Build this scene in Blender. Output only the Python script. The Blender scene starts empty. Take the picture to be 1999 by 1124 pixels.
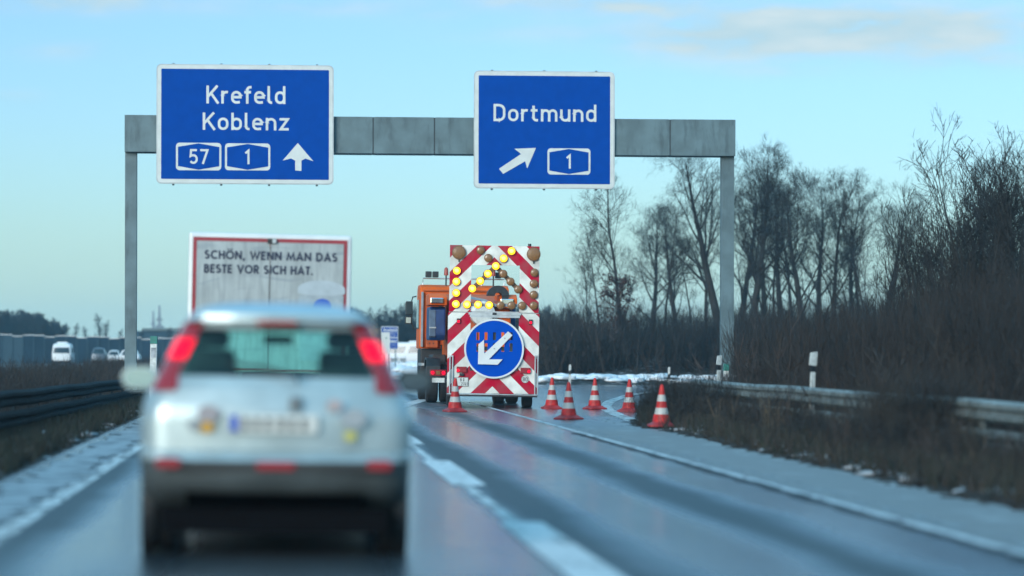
import bpy, bmesh, math, random
import numpy as np
from mathutils import Vector, Matrix
R = math.radians
SC = bpy.context.scene
COL = SC.collection
# ------------------------------------------------------------------ camera geometry (photo pixels 1999 x 1124)
F, CX, HY, CH = 5500.0, 999.5, 686.0, 1.28
SL, K = -0.0805, -0.012            # road heading slope dX/dY, crossfall
YAW = -SL
cam = bpy.data.objects.new('camera', bpy.data.cameras.new('camera')); COL.objects.link(cam)
cam.location = (0, 0, CH); cam.rotation_euler = (R(90), 0, 0)
cam.data.sensor_width = 36; cam.data.lens = F / 1999 * 36
cam.data.shift_y = (HY - 562) / 1999
cam.data.clip_end = 6000; cam.data.clip_start = 0.1
cam.data.dof.use_dof = True; cam.data.dof.focus_distance = 75; cam.data.dof.aperture_fstop = cam.data.lens / 102.0
SC.camera = cam
# ------------------------------------------------------------------ world, sun, exposure
SUN_EL, SUN_AZ = R(17), R(208)     # azimuth measured clockwise from +Y
w = bpy.data.worlds.new("World"); SC.world = w; w.use_nodes = True
nt = w.node_tree; N = nt.nodes; Lk = nt.links; N.clear()
out = N.new('ShaderNodeOutputWorld'); bg = N.new('ShaderNodeBackground'); bg.inputs[1].default_value = 0.081
sky = N.new('ShaderNodeTexSky'); sky.sky_type = 'NISHITA'; sky.sun_disc = False
sky.sun_elevation = SUN_EL; sky.sun_rotation = SUN_AZ; sky.air_density = 1.0; sky.dust_density = 0.8; sky.ozone_density = 0.6
def mnode(nt, op, a, b=None, c=None):
    n = nt.nodes.new('ShaderNodeMath'); n.operation = op
    for i, v in enumerate((a, b, c)):
        if v is None: continue
        if isinstance(v, (int, float)): n.inputs[i].default_value = v
        else: nt.links.new(v, n.inputs[i])
    return n.outputs[0]
def mixc(nt, fac, a, b, mode='MIX'):
    n = nt.nodes.new('ShaderNodeMix'); n.data_type = 'RGBA'; n.blend_type = mode
    for i, v in ((0, fac), (6, a), (7, b)):
        if isinstance(v, (int, float)): n.inputs[i].default_value = v
        elif isinstance(v, (tuple, list)): n.inputs[i].default_value = (v[0], v[1], v[2], 1)
        else: nt.links.new(v, n.inputs[i])
    return n.outputs[2]
def ramp(nt, fac, stops):
    n = nt.nodes.new('ShaderNodeValToRGB'); e = n.color_ramp.elements
    while len(e) < len(stops): e.new(0.5)
    for el, (p, c) in zip(e, stops):
        el.position = p; el.color = (c, c, c, 1) if isinstance(c, (int, float)) else (c[0], c[1], c[2], 1)
    nt.links.new(fac, n.inputs[0]); return n.outputs[0]
tc = N.new('ShaderNodeTexCoord'); sx = N.new('ShaderNodeSeparateXYZ'); Lk.new(tc.outputs['Generated'], sx.inputs[0])
yy = mnode(nt, 'MAXIMUM', sx.outputs[1], 0.001)
U = mnode(nt, 'DIVIDE', sx.outputs[0], yy); V = mnode(nt, 'DIVIDE', sx.outputs[2], yy)
cb = N.new('ShaderNodeCombineXYZ'); Lk.new(mnode(nt, 'MULTIPLY', U, 26), cb.inputs[0]); Lk.new(mnode(nt, 'MULTIPLY', V, 85), cb.inputs[1])
nz = N.new('ShaderNodeTexNoise'); nz.inputs['Scale'].default_value = 1.0; nz.inputs['Detail'].default_value = 6; nz.inputs['Roughness'].default_value = 0.5
Lk.new(cb.outputs[0], nz.inputs['Vector'])
def blob(px, py, rx, ry, amp):
    u0, v0 = (px - CX) / F, (HY - py) / F
    a = mnode(nt, 'DIVIDE', mnode(nt, 'SUBTRACT', U, u0), rx / F); b = mnode(nt, 'DIVIDE', mnode(nt, 'SUBTRACT', V, v0), ry / F)
    d = mnode(nt, 'ADD', mnode(nt, 'MULTIPLY', a, a), mnode(nt, 'MULTIPLY', b, b))
    return mnode(nt, 'MULTIPLY', mnode(nt, 'POWER', 2.718, mnode(nt, 'MULTIPLY', d, -1.0)), amp)
cl = None
for b_ in ((1430, 76, 200, 40, 1.3), (1800, 58, 280, 48, 1.2), (1600, 44, 220, 30, .8), (1230, 8, 200, 24, .9), (140, 2, 190, 22, 1.1), (140, 98, 110, 18, .35), (30, 190, 60, 14, .2), (850, 30, 90, 16, .2), (1520, 140, 120, 14, .25), (1100, 62, 200, 20, .3), (620, 14, 240, 16, .4), (1880, 118, 170, 22, .45), (1000, 4, 160, 14, .4)):
    t_ = blob(*b_); cl = t_ if cl is None else mnode(nt, 'ADD', cl, t_)
nfac = ramp(nt, nz.outputs[0], [(0.33, 0.18), (0.58, 1.1)])
cl = mnode(nt, 'MINIMUM', mnode(nt, 'MULTIPLY', mnode(nt, 'MULTIPLY', cl, nfac), 0.95), 0.88)
tint = mixc(nt, 1.0, sky.outputs[0], (0.505, 0.768, 1.09), 'MULTIPLY')
tint = mixc(nt, ramp(nt, V, [(0.0, .75), (0.05, 0.0)]), tint, (3.4, 5.25, 5.4))
zenith_fill = ramp(nt, sx.outputs[2], [(0.13, 0.0), (0.40, 0.75)])     # unseen bright zenith added to lift ambient light and road reflections
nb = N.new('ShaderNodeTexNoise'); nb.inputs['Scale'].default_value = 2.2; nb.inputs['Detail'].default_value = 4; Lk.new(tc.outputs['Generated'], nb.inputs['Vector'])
tint = mixc(nt, mnode(nt, 'MULTIPLY', zenith_fill, ramp(nt, nb.outputs[0], [(.3, .6), (.6, 1.)])), tint, (2.3, 6.3, 9.0))
ccol = mixc(nt, ramp(nt, nz.outputs[0], [(.40, 0.), (.62, 1.)]), (3.1, 4.3, 4.75), (4.1, 4.85, 5.0))
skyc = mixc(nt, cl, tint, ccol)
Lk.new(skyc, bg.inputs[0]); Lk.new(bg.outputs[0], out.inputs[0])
sun = bpy.data.objects.new('sun', bpy.data.lights.new('sun', 'SUN')); COL.objects.link(sun)
sun.data.energy = 1.45; sun.data.angle = R(28); sun.data.color = (1.0, 0.985, 0.94)
sd = Vector((math.sin(SUN_AZ) * math.cos(SUN_EL), math.cos(SUN_AZ) * math.cos(SUN_EL), math.sin(SUN_EL)))
sun.rotation_euler = (-sd).to_track_quat('-Z', 'Y').to_euler()
SC.view_settings.view_transform = 'Standard'; SC.view_settings.look = 'None'
SC.view_settings.exposure = 1.0; SC.view_settings.gamma = 1.0
SC.cycles.max_bounces = 6; SC.cycles.transparent_max_bounces = 12; SC.cycles.volume_bounces = 2
SC.cycles.caustics_reflective = False; SC.cycles.caustics_refractive = False
SC.cycles.use_denoising = True
# ------------------------------------------------------------------ helpers
def base_z(s): return K * max(-12, min(30, s))
def road_z(x, y): return base_z(x - SL * y)
def G(px, py):                     # point of the road plane seen at a photo pixel
    a, b = (px - CX) / F, (py - HY) / F
    y = CH / (b + K * (a - SL)); return (a * y, y)
def S(s, y): return (s + SL * y, y)
def mat(name, col, rough=0.6, metal=0.0, var=0.0, scale=8.0, bump=0.0, col2=None, emit=None, estr=0, spec=0.5, coat=0, sub=None):
    m = bpy.data.materials.new(name); m.use_nodes = True; t = m.node_tree
    p = t.nodes['Principled BSDF']; p.inputs['Roughness'].default_value = rough; p.inputs['Metallic'].default_value = metal
    p.inputs['Specular IOR Level'].default_value = spec; p.inputs['Coat Weight'].default_value = coat
    p.inputs['Base Color'].default_value = (*col, 1)
    if var or col2:
        c = t.nodes.new('ShaderNodeTexCoord'); n = t.nodes.new('ShaderNodeTexNoise'); n.inputs['Scale'].default_value = scale; n.inputs['Detail'].default_value = 5
        t.links.new(c.outputs['Object'], n.inputs['Vector'])
        f = ramp(t, n.outputs[0], [(0.35, 0.0), (0.65, 1.0)])
        a = tuple(x * (1 - var) for x in col); b = col2 if col2 else tuple(min(1, x * (1 + var)) for x in col)
        t.links.new(mixc(t, f, a, b), p.inputs['Base Color'])
        if bump:
            bn = t.nodes.new('ShaderNodeBump'); bn.inputs['Strength'].default_value = bump; t.links.new(n.outputs[0], bn.inputs['Height']); t.links.new(bn.outputs[0], p.inputs['Normal'])
    if emit:
        p.inputs['Emission Color'].default_value = (*emit, 1); p.inputs['Emission Strength'].default_value = estr
    return m
def glass_mat(name, tintc, refl=0.06):
    m = bpy.data.materials.new(name); m.use_nodes = True; t = m.node_tree; t.nodes.clear()
    o = t.nodes.new('ShaderNodeOutputMaterial'); tr = t.nodes.new('ShaderNodeBsdfTransparent'); gl = t.nodes.new('ShaderNodeBsdfGlossy'); mx = t.nodes.new('ShaderNodeMixShader')
    fr = t.nodes.new('ShaderNodeLayerWeight'); fac = mnode(t, 'ADD', mnode(t, 'MULTIPLY', mnode(t, 'POWER', fr.outputs['Facing'], 4.0), .7), .04)
    tr.inputs[0].default_value = (*tintc, 1); gl.inputs['Roughness'].default_value = 0.03; gl.inputs[0].default_value = (.9, .95, .95, 1)
    t.links.new(fac, mx.inputs[0]); t.links.new(tr.outputs[0], mx.inputs[1]); t.links.new(gl.outputs[0], mx.inputs[2]); t.links.new(mx.outputs[0], o.inputs[0])
    return m
class MB:
    def __init__(s): s.v = []; s.f = []; s.m = []
    def add(s, vs, fs, mi=0):
        o = len(s.v); s.v += [tuple(p) for p in vs]; s.f += [tuple(i + o for i in f) for f in fs]; s.m += [mi] * len(fs); return s
    def box(s, x0, x1, y0, y1, z0, z1, mi=0):
        return s.add([(x0,y0,z0),(x1,y0,z0),(x1,y1,z0),(x0,y1,z0),(x0,y0,z1),(x1,y0,z1),(x1,y1,z1),(x0,y1,z1)],
                     [(0,3,2,1),(4,5,6,7),(0,1,5,4),(1,2,6,5),(2,3,7,6),(3,0,4,7)], mi)
    def prism(s, poly, y0, y1, mi=0):          # polygon in x,z extruded along y
        n = len(poly); vs = [(x, y0, z) for x, z in poly] + [(x, y1, z) for x, z in poly]
        fs = [tuple(range(n)), tuple(range(2*n-1, n-1, -1))] + [(i, n+i, n+(i+1)%n, (i+1)%n) for i in range(n)]
        return s.add(vs, fs, mi)
    def xprism(s, poly, x0, x1, mi=0):         # polygon in y,z extruded along x
        n = len(poly); vs = [(x0, y, z) for y, z in poly] + [(x1, y, z) for y, z in poly]
        fs = [tuple(range(n)), tuple(range(2*n-1, n-1, -1))] + [(i, n+i, n+(i+1)%n, (i+1)%n) for i in range(n)]
        return s.add(vs, fs, mi)
    def cyl(s, c, r, axis, l0, l1, n=24, mi=0, r2=None, rings=None):
        rings = rings or [(l0, r), (l1, r if r2 is None else r2)]
        vs = []; fs = []
        for l, rr in rings:
            for i in range(n):
                a = 2*math.pi*i/n; p, q = rr*math.cos(a), rr*math.sin(a)
                vs.append({'x': (c[0]+l, c[1]+p, c[2]+q), 'y': (c[0]+p, c[1]+l, c[2]+q), 'z': (c[0]+p, c[1]+q, c[2]+l)}[axis])
        k = len(rings)
        for j in range(k-1):
            for i in range(n): fs.append((j*n+i, j*n+(i+1)%n, (j+1)*n+(i+1)%n, (j+1)*n+i))
        fs += [tuple(range(n-1, -1, -1)), tuple((k-1)*n+i for i in range(n))]
        return s.add(vs, fs, mi)
    def tube(s, pts, r, n=8, mi=0):
        pts = [Vector(p) for p in pts]; vs = []; fs = []
        rs = r if isinstance(r, (list, tuple)) else [r]*len(pts)
        for i, p in enumerate(pts):
            d = (pts[min(i+1, len(pts)-1)] - pts[max(i-1, 0)]).normalized()
            a = d.cross(Vector((0.13, 0.31, 0.94)) if abs(d.z) < .9 else Vector((1, 0.1, 0))).normalized(); b = d.cross(a)
            for j in range(n):
                t = 2*math.pi*j/n; vs.append(p + a*(rs[i]*math.cos(t)) + b*(rs[i]*math.sin(t)))
        for i in range(len(pts)-1):
            for j in range(n): fs.append((i*n+j, i*n+(j+1)%n, (i+1)*n+(j+1)%n, (i+1)*n+j))
        fs += [tuple(range(n-1, -1, -1)), tuple((len(pts)-1)*n+j for j in range(n))]
        return s.add(vs, fs, mi)
    def build(s, name, mats, parent=None, bevel=0, smooth=False):
        me = bpy.data.meshes.new(name); me.from_pydata(s.v, [], s.f)
        mats = mats if isinstance(mats, (list, tuple)) else [mats]
        for m in mats: me.materials.append(m)
        me.polygons.foreach_set('material_index', s.m)
        bm = bmesh.new(); bm.from_mesh(me); bmesh.ops.recalc_face_normals(bm, faces=bm.faces[:])
        if bevel: bmesh.ops.bevel(bm, geom=bm.edges[:], offset=bevel, segments=2, affect='EDGES', profile=0.6, clamp_overlap=True)
        bm.to_mesh(me); bm.free()
        if smooth: me.polygons.foreach_set('use_smooth', [True]*len(me.polygons))
        me.update()
        o = bpy.data.objects.new(name, me); COL.objects.link(o)
        if parent: o.parent = parent
        return o
def npmesh(name, v, f, mats, parent=None, mi=None, smooth=False):
    v = np.asarray(v, np.float32).reshape(-1, 3); f = np.asarray(f, np.int32).reshape(-1, 4)
    me = bpy.data.meshes.new(name); me.vertices.add(len(v)); me.vertices.foreach_set('co', v.ravel())
    me.loops.add(f.size); me.loops.foreach_set('vertex_index', f.ravel())
    me.polygons.add(len(f)); me.polygons.foreach_set('loop_start', np.arange(0, f.size, 4, dtype=np.int32))
    for m in (mats if isinstance(mats, (list, tuple)) else [mats]): me.materials.append(m)
    if mi is not None: me.polygons.foreach_set('material_index', np.asarray(mi, np.int32))
    if smooth: me.polygons.foreach_set('use_smooth', np.ones(len(f), bool))
    me.update(calc_edges=True)
    o = bpy.data.objects.new(name, me); COL.objects.link(o)
    if parent: o.parent = parent
    return o
def tag(o, label=None, cat=None, group=None, kind=None):
    if label: o['label'] = label
    if cat: o['category'] = cat
    if group: o['group'] = group
    if kind: o['kind'] = kind
    return o
def thing(name, label, cat, loc=(0,0,0), rot=(0,0,0), group=None):
    o = bpy.data.objects.new(name, None); COL.objects.link(o); o.empty_display_size = .2
    o.location = loc; o.rotation_euler = rot; return tag(o, label, cat, group)
def dup(o, loc=None, rot=None, label=None, scale=None, parent=None):
    c = o.copy(); COL.objects.link(c); c.parent = parent
    for ch in o.children: dup(ch, parent=c)
    if loc is not None: c.location = loc
    if rot is not None: c.rotation_euler = rot
    if scale is not None: c.scale = (scale,)*3 if isinstance(scale, (int, float)) else scale
    if label: c['label'] = label
    return c
# ------------------------------------------------------------------ stroke lettering
def A(cx, cy, rx, ry, a0, a1, n=10):
    return [(cx + rx*math.cos(R(a0+(a1-a0)*i/n)), cy + ry*math.sin(R(a0+(a1-a0)*i/n))) for i in range(n+1)]
OO = A(2,3,1.5,1.5,0,180) + A(2,2,1.5,1.5,180,360) + [(3.5,3)]
DIN = {
 'K': (4.6, [[(.5,0),(.5,7)],[(4.2,7),(.6,2.7)],[(1.8,4.0),(4.5,0)]]),
 'r': (2.7, [[(.5,0),(.5,5)],[(.5,3)]+A(2.0,3.0,1.5,1.5,180,70)]),
 'e': (4.0, [[(.5,2.55),(3.5,2.55),(3.5,3)]+A(2,3,1.5,1.5,0,180)+A(2,2,1.5,1.5,180,270)+[(3.3,.6)]]),
 'f': (2.7, [[(1.1,0),(1.1,5.3)]+A(2.3,5.3,1.2,1.2,180,90)+[(2.7,6.5)],[(0,4.5),(2.5,4.5)]]),
 'l': (1.8, [[(.5,7),(.5,1.5)]+A(1.5,1.5,1,1,180,270)+[(1.8,.5)]]),
 'd': (4.0, [OO,[(3.5,0),(3.5,7)]]), 'o': (4.0, [OO]), 'b': (4.0, [OO,[(.5,0),(.5,7)]]),
 'n': (4.0, [[(.5,0),(.5,5)],[(.5,3)]+A(2,3,1.5,1.5,180,0)+[(3.5,0)]]),
 'z': (3.7, [[(.15,4.5),(3.2,4.5),(.6,.5),(3.6,.5)]]),
 'D': (4.6, [[(.5,.5),(2.1,.5)]+A(2.1,2.5,2,2,270,360)+A(2.1,4.5,2,2,0,90)+[(.5,6.5),(.5,.5)]]),
 't': (2.9, [[(1.1,6.4),(1.1,1.6)]+A(2.2,1.6,1.1,1.1,180,270)+[(2.8,.5)],[(0,4.5),(2.6,4.5)]]),
 'm': (6.4, [[(.5,0),(.5,5)],[(.5,3.1)]+A(1.85,3.15,1.35,1.35,180,0)+[(3.2,0)],[(3.2,3.1)]+A(4.55,3.15,1.35,1.35,180,0)+[(5.9,0)]]),
 'u': (4.0, [[(.5,5),(.5,2)]+A(2,2,1.5,1.5,180,360)+[(3.5,2.1)],[(3.5,0),(3.5,5)]]),
 '5': (4.0, [[(3.6,6.5),(.9,6.5),(.7,3.7),(1.3,4.05)]+A(2.0,2.3,1.6,1.8,80,-145)]),
 '7': (4.0, [[(.3,6.5),(3.7,6.5),(1.5,0)]]),
 '1': (2.6, [[(.2,5.2),(1.7,6.5),(1.7,0)]]),
 '8': (4.0, [A(2,5.1,1.35,1.4,0,360,16),A(2,2.1,1.5,1.6,0,360,16)]),
 '0': (4.0, [A(2,5,1.5,1.5,0,180)+A(2,2,1.5,1.5,180,360)+[(3.5,5)]]),
 '2': (4.0, [A(2,5,1.5,1.5,160,-30)+[(.5,.5),(3.7,.5)]]),
 '4': (4.2, [[(2.4,7),(.5,2),(4,2)],[(3,3.6),(3,0)]]),
 'B': (4.2, [[(.5,.5),(2.2,.5)]+A(2.2,2.1,1.5,1.6,270,450)+A(2.2,5.1,1.3,1.4,270,450)+[(.5,6.5),(.5,.5)],[(.5,3.6),(2.2,3.6)]]),
 ' ': (2.5, []),
}
FUT = {
 'S': (4.4, [A(2.2,5.05,1.45,1.4,35,260)+A(2.2,2.15,1.6,1.55,75,-150)]), 'C': (5.9, [A(3.5,3.5,2.95,2.95,48,312,18)]),
 'H': (5.2, [[(.7,0),(.7,7)],[(4.5,0),(4.5,7)],[(.7,3.6),(4.5,3.6)]]), 'O': (7.0, [A(3.5,3.5,2.9,2.9,0,360,24)]),
 'Ö': (7.0, [A(3.5,3.5,2.9,2.9,0,360,24),[(2.2,7.6),(2.2,8.8)],[(4.8,7.6),(4.8,8.8)]]),
 'N': (5.8, [[(.7,0),(.7,7)],[(.8,6.4),(5,.6)],[(5.1,0),(5.1,7)]]), 'W': (8.6, [[(.5,7),(2.5,.6),(4.3,6.2),(6.1,.6),(8.1,7)]]),
 'E': (4.2, [[(3.9,6.4),(.7,6.4),(.7,.6),(3.9,.6)],[(.7,3.6),(3.7,3.6)]]), 'M': (7.4, [[(.5,0),(1.5,6.2),(3.7,1.2),(5.9,6.2),(6.9,0)]]),
 'A': (6.2, [[(.5,0),(3.1,6.4),(5.7,0)],[(1.4,2.1),(4.8,2.1)]]), 'D': (5.8, [[(.7,.6),(2.2,.6)]+A(2.2,3.5,2.9,2.9,-90,90,14)+[(.7,6.4),(.7,.6)]]),
 'B': (4.6, [[(.7,.6),(2.4,.6)]+A(2.4,2.15,1.55,1.55,270,450)+A(2.3,5.05,1.3,1.35,270,450)+[(.7,6.4),(.7,.6)],[(.7,3.7),(2.4,3.7)]]),
 'T': (4.2, [[(0,6.4),(4.2,6.4)],[(2.1,6.4),(2.1,0)]]), 'V': (6.0, [[(.4,7),(3,.7),(5.6,7)]]),
 'R': (4.8, [[(.7,0),(.7,6.4),(2.4,6.4)]+A(2.4,4.85,1.5,1.55,90,-90)+[(.7,3.3)],[(2.2,3.2),(4.3,0)]]),
 'I': (1.6, [[(.8,0),(.8,7)]]), ',': (1.8, [[(.5,-1.3),(1.1,1.2)]]), '.': (1.8, [[(.8,0),(.8,1.4)]]), ' ': (2.4, []),
}
def ribbon(mb, pts, h, y, mi=0):
    P = [Vector((p[0], p[1])) for p in pts]; n = len(P)
    closed = (P[0]-P[-1]).length < 1e-4
    if closed: P = P[:-1]; n -= 1
    vs = []
    for i in range(n):
        a = P[(i-1) % n] if (i > 0 or closed) else None; b = P[(i+1) % n] if (i < n-1 or closed) else None
        d1 = (P[i]-a).normalized() if a is not None else None; d2 = (b-P[i]).normalized() if b is not None else None
        if d1 is None: d1 = d2
        if d2 is None: d2 = d1
        n1 = Vector((-d1.y, d1.x)); n2 = Vector((-d2.y, d2.x)); m = n1 + n2
        m = m.normalized() if m.length > 1e-6 else n1
        q = m * (h / max(.45, m.dot(n1)))
        vs += [(P[i].x+q.x, y, P[i].y+q.y), (P[i].x-q.x, y, P[i].y-q.y)]
    fs = [(2*i, 2*i+1, 2*((i+1) % n)+1, 2*((i+1) % n)) for i in range(n if closed else n-1)]
    mb.add(vs, fs, mi)
def text_w(txt, font, cap, gap, sx=1): return (sum(font[c][0] for c in txt) + gap*(len(txt)-1)) * cap/7 * sx
def lettering(mb, txt, x, z, cap, y, font=DIN, gap=1.0, stroke=1.0, center=False, mi=0, width=None):
    u = cap/7; sx = 1.0
    if width: sx = width / text_w(txt, font, cap, gap)
    if center: x -= text_w(txt, font, cap, gap, sx)/2
    k = 0
    for c in txt:
        for st in font[c][1]:
            ribbon(mb, [(x+p[0]*u*sx, z+p[1]*u) for p in st], stroke*u/2, y - .0006*(k % 5), mi); k += 1
        x += (font[c][0]+gap)*u*sx
    return mb
def rrect(x0, x1, z0, z1, r, n=5):
    p = []
    for cx, cz, a in ((x1-r, z0+r, 270), (x1-r, z1-r, 0), (x0+r, z1-r, 90), (x0+r, z0+r, 180)):
        p += A(cx, cz, r, r, a, a+90, n)
    return p
# ------------------------------------------------------------------ shared materials
M = {}
def galv(name, c, stain=(.05,.06,.06)):
    m = mat(name, c, .55, .0, .18, 1.6, .05); t = m.node_tree; p = t.nodes['Principled BSDF']
    c0 = t.nodes.new('ShaderNodeTexCoord'); mp = t.nodes.new('ShaderNodeMapping'); mp.inputs['Scale'].default_value = (2.2, 2.2, .5)
    n = t.nodes.new('ShaderNodeTexNoise'); n.inputs['Scale'].default_value = 1.4; n.inputs['Detail'].default_value = 6; n.inputs['Roughness'].default_value = .65
    t.links.new(c0.outputs['Object'], mp.inputs[0]); t.links.new(mp.outputs[0], n.inputs['Vector'])
    src = p.inputs['Base Color'].links[0].from_socket
    t.links.new(mixc(t, ramp(t, n.outputs[0], [(.52, 0.), (.72, .75)]), src, stain), p.inputs['Base Color']); return m
M['galv'] = galv('galvanised steel', (.095,.145,.16), (.03,.045,.05))
M['sign_blue'] = mat('sign blue', (.0,.050,.29), .6, 0, .06, 3, spec=.04)
M['sign_white'] = mat('sign white', (.56,.58,.56), .45, 0, .06, 3)
M['sign_edge'] = mat('sign rim', (.42,.45,.45), .5, 0, .15, 2)
M['alu'] = mat('aluminium', (.45,.47,.48), .4, .6, .15, 6)
M['black'] = mat('black plastic', (.012,.014,.016), .5, 0, .3, 9)
M['under'] = mat('underbody', (.004,.004,.005), .9, spec=.05)
M['rubber'] = mat('rubber', (.014,.015,.017), .85, 0, .3, 14)
M['chassis'] = mat('chassis black', (.018,.02,.024), .6, 0, .35, 5)
M['orange'] = mat('orange paint', (.62,.10,.006), .5, 0, .14, 3, spec=.25)
M['orange_dirty'] = mat('orange dirty', (.42,.075,.010), .6, 0, .35, 4)
M['bin_blue'] = mat('blue plastic', (.008,.038,.14), .5, 0, .2, 4)
M['bin_edge'] = mat('grey blue edge', (.07,.11,.17), .5, 0, .2, 5)
M['grey'] = mat('grey plastic', (.22,.25,.28), .5, 0, .15, 5)
M['white'] = mat('white paint', (.62,.64,.64), .4, 0, .08, 2, coat=.3)
M['chrome'] = mat('chrome', (.75,.76,.78), .12, 1)
M['mirror'] = mat('mirror glass', (.50,.60,.66), .05, 1)
M['red_lit'] = mat('lit red lens', (.4,.004,.012), .5, 0, emit=(1,.0,.03), estr=.85, spec=.08)
M['red_dim'] = mat('red lens', (.26,.012,.02), .22, 0, coat=.4)
M['plate'] = mat('plate white', (.55,.56,.53), .5, 0, .1, 20)
M['plate_blue'] = mat('plate blue', (.01,.07,.40), .45)
M['ink'] = mat('black ink', (.02,.022,.025), .6)
M['glass'] = glass_mat('tinted glass', (.80,.93,.91))
M['glass_rear'] = glass_mat('rear tinted glass', (.62,.98,.92))
M['glass_far'] = mat('dark glass', (.02,.035,.045), .12, 0)
M['snow'] = mat('snow', (.72,.75,.78), .7, 0, .12, 6, .3)
M['dirty_snow'] = mat('dirty snow', (.20,.22,.24), .8, 0, .3, 5, .4, col2=(.44,.47,.50))
M['slush'] = mat('slushy snow', (.08,.095,.105), .6, 0, .2, 2.6, .4, col2=(.36,.40,.43))
M['marking'] = mat('road paint', (.52,.54,.53), .55, 0, .3, 3.0)
M['bark'] = mat('bark', (.022,.022,.022), .9, 0, .3, 3)
M['twig'] = mat('twig', (.015,.016,.017), .9)
M['twig_brown'] = mat('brown twig', (.024,.019,.017), .9)
M['twig_tan'] = mat('tan stem', (.036,.029,.024), .9)
M['stem_warm'] = mat('warm stem', (.060,.042,.036), .9)
M['grass_dry'] = mat('dry grass', (.028,.024,.018), .9, 0, .5, .7)
M['grass_green'] = mat('winter grass', (.016,.022,.014), .9, 0, .4, .7)
M['leaf_dry'] = mat('dry leaf', (.055,.025,.022), .85, 0, .3, 2)
M['concrete'] = mat('concrete', (.24,.26,.27), .8, 0, .2, 2, .1)
# ------------------------------------------------------------------ the ground
NOSE = [G(1420, 869), G(1335, 846), G(1262, 835), G(1238, 829), G(1240, 812), G(1252, 797), G(1275, 782), G(1300, 772)]
PAVED = [S(-2.75, -15), S(-2.75, 900), S(5.2, 900), S(5.6, 230), (-5.2, 150), (-1.5, 128), (1.2, 119.5), (6.5, 124), (16, 127), (60, 128),
         (60, 113), (20, 112), (11, 108), NOSE[7], NOSE[6], NOSE[5], NOSE[4], NOSE[3], NOSE[2], NOSE[1], NOSE[0], S(6.35, 36), S(6.3, 20), S(6.3, -15)]
PV = np.array(PAVED)
def paved_dist(x, y):
    """distance outside the paved outline (negative inside)"""
    x = np.asarray(x, float); y = np.asarray(y, float); d = np.full(x.shape, 1e9); ins = np.zeros(x.shape, bool)
    for i in range(len(PV)):
        a, b = PV[i], PV[(i+1) % len(PV)]; e = b - a
        t = np.clip(((x-a[0])*e[0] + (y-a[1])*e[1]) / (e @ e), 0, 1)
        d = np.minimum(d, np.hypot(x-a[0]-t*e[0], y-a[1]-t*e[1]))
        c = ((a[1] > y) != (b[1] > y)) & (x < (b[0]-a[0])*(y-a[1])/((b[1]-a[1]) if b[1] != a[1] else 1e-9) + a[0]); ins ^= c
    return np.where(ins, -d, d)
def sstep(t): t = np.clip(t, 0, 1); return t*t*(3-2*t)
def ground_z(x, y):
    x = np.asarray(x, float); y = np.asarray(y, float); s = x - SL*y; d = paved_dist(x, y)
    z = K*np.clip(s, -12, 30) - .05*sstep((-d+.1)/.4) + .015*sstep((d-.05)/.3)
    right = s > 1
    z = z + np.where(right & (d > 0) & (y < 112), .42*sstep((d-1.8)/4.5) + .8*sstep((d-9)/10), 0)
    z = z + np.where(right & (d > 0) & (y >= 112), .25*sstep(d/2) + 1.6*sstep((d-3)/14), 0)
    z = z + np.where((s < -2) & (d > 0), (-.10-.003*np.clip(y, 0, 160))*sstep((d-.3)/2.0), 0)
    nzv = np.sin(x*1.7+y*.6)*np.cos(y*1.1-x*.4)*.5 + np.sin(x*3.9-y*2.3)*.3
    return z + nzv*.05*sstep((d-.2)/1.0)
def axis(lo, hi, f0, f1, fine, coarse):
    a = list(np.arange(f0, f1, fine)); g = fine; p = f1
    while p < hi: a.append(p); g = min(g*1.35, coarse); p += g
    a.append(hi); g = fine; p = f0 - fine; b = []
    while p > lo: b.append(p); g = min(g*1.35, coarse); p -= g
    return np.array(sorted(b + [lo] + a))
xs = axis(-480, 480, -16, 30, .55, 60); ys = axis(-40, 1000, 2, 150, .8, 80)
gx, gy = np.meshgrid(xs, ys); gz = ground_z(gx, gy)
idx = np.arange(gx.size).reshape(gx.shape)
m = mat('winter ground', (.05,.045,.035), .95); t = m.node_tree; p = t.nodes['Principled BSDF']
geo = t.nodes.new('ShaderNodeNewGeometry'); n1 = t.nodes.new('ShaderNodeTexNoise'); n1.inputs['Scale'].default_value = .9; n1.inputs['Detail'].default_value = 8; n1.inputs['Roughness'].default_value = .65
t.links.new(geo.outputs['Position'], n1.inputs['Vector'])
n2 = t.nodes.new('ShaderNodeTexNoise'); n2.inputs['Scale'].default_value = 2.6; n2.inputs['Detail'].default_value = 7; n2.inputs['Roughness'].default_value = .7; t.links.new(geo.outputs['Position'], n2.inputs['Vector'])
c1 = mixc(t, ramp(t, n1.outputs[0], [(.35, 0.), (.65, 1.)]), (.010,.010,.010), (.026,.022,.018))
c2 = mixc(t, ramp(t, n2.outputs[0], [(.56, 0.), (.64, 1.)]), c1, (.46,.49,.52))
t.links.new(c2, p.inputs['Base Color']); bn = t.nodes.new('ShaderNodeBump'); bn.inputs['Strength'].default_value = .6; bn.inputs['Distance'].default_value = .1
t.links.new(n2.outputs[0], bn.inputs['Height']); t.links.new(bn.outputs[0], p.inputs['Normal'])
gr = npmesh('ground', np.stack([gx, gy, gz], -1), np.stack([idx[:-1,:-1], idx[:-1,1:], idx[1:,1:], idx[1:,:-1]], -1), m, smooth=True)
tag(gr, 'dark winter ground with thin patches of old snow', 'ground', kind='structure')
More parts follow.
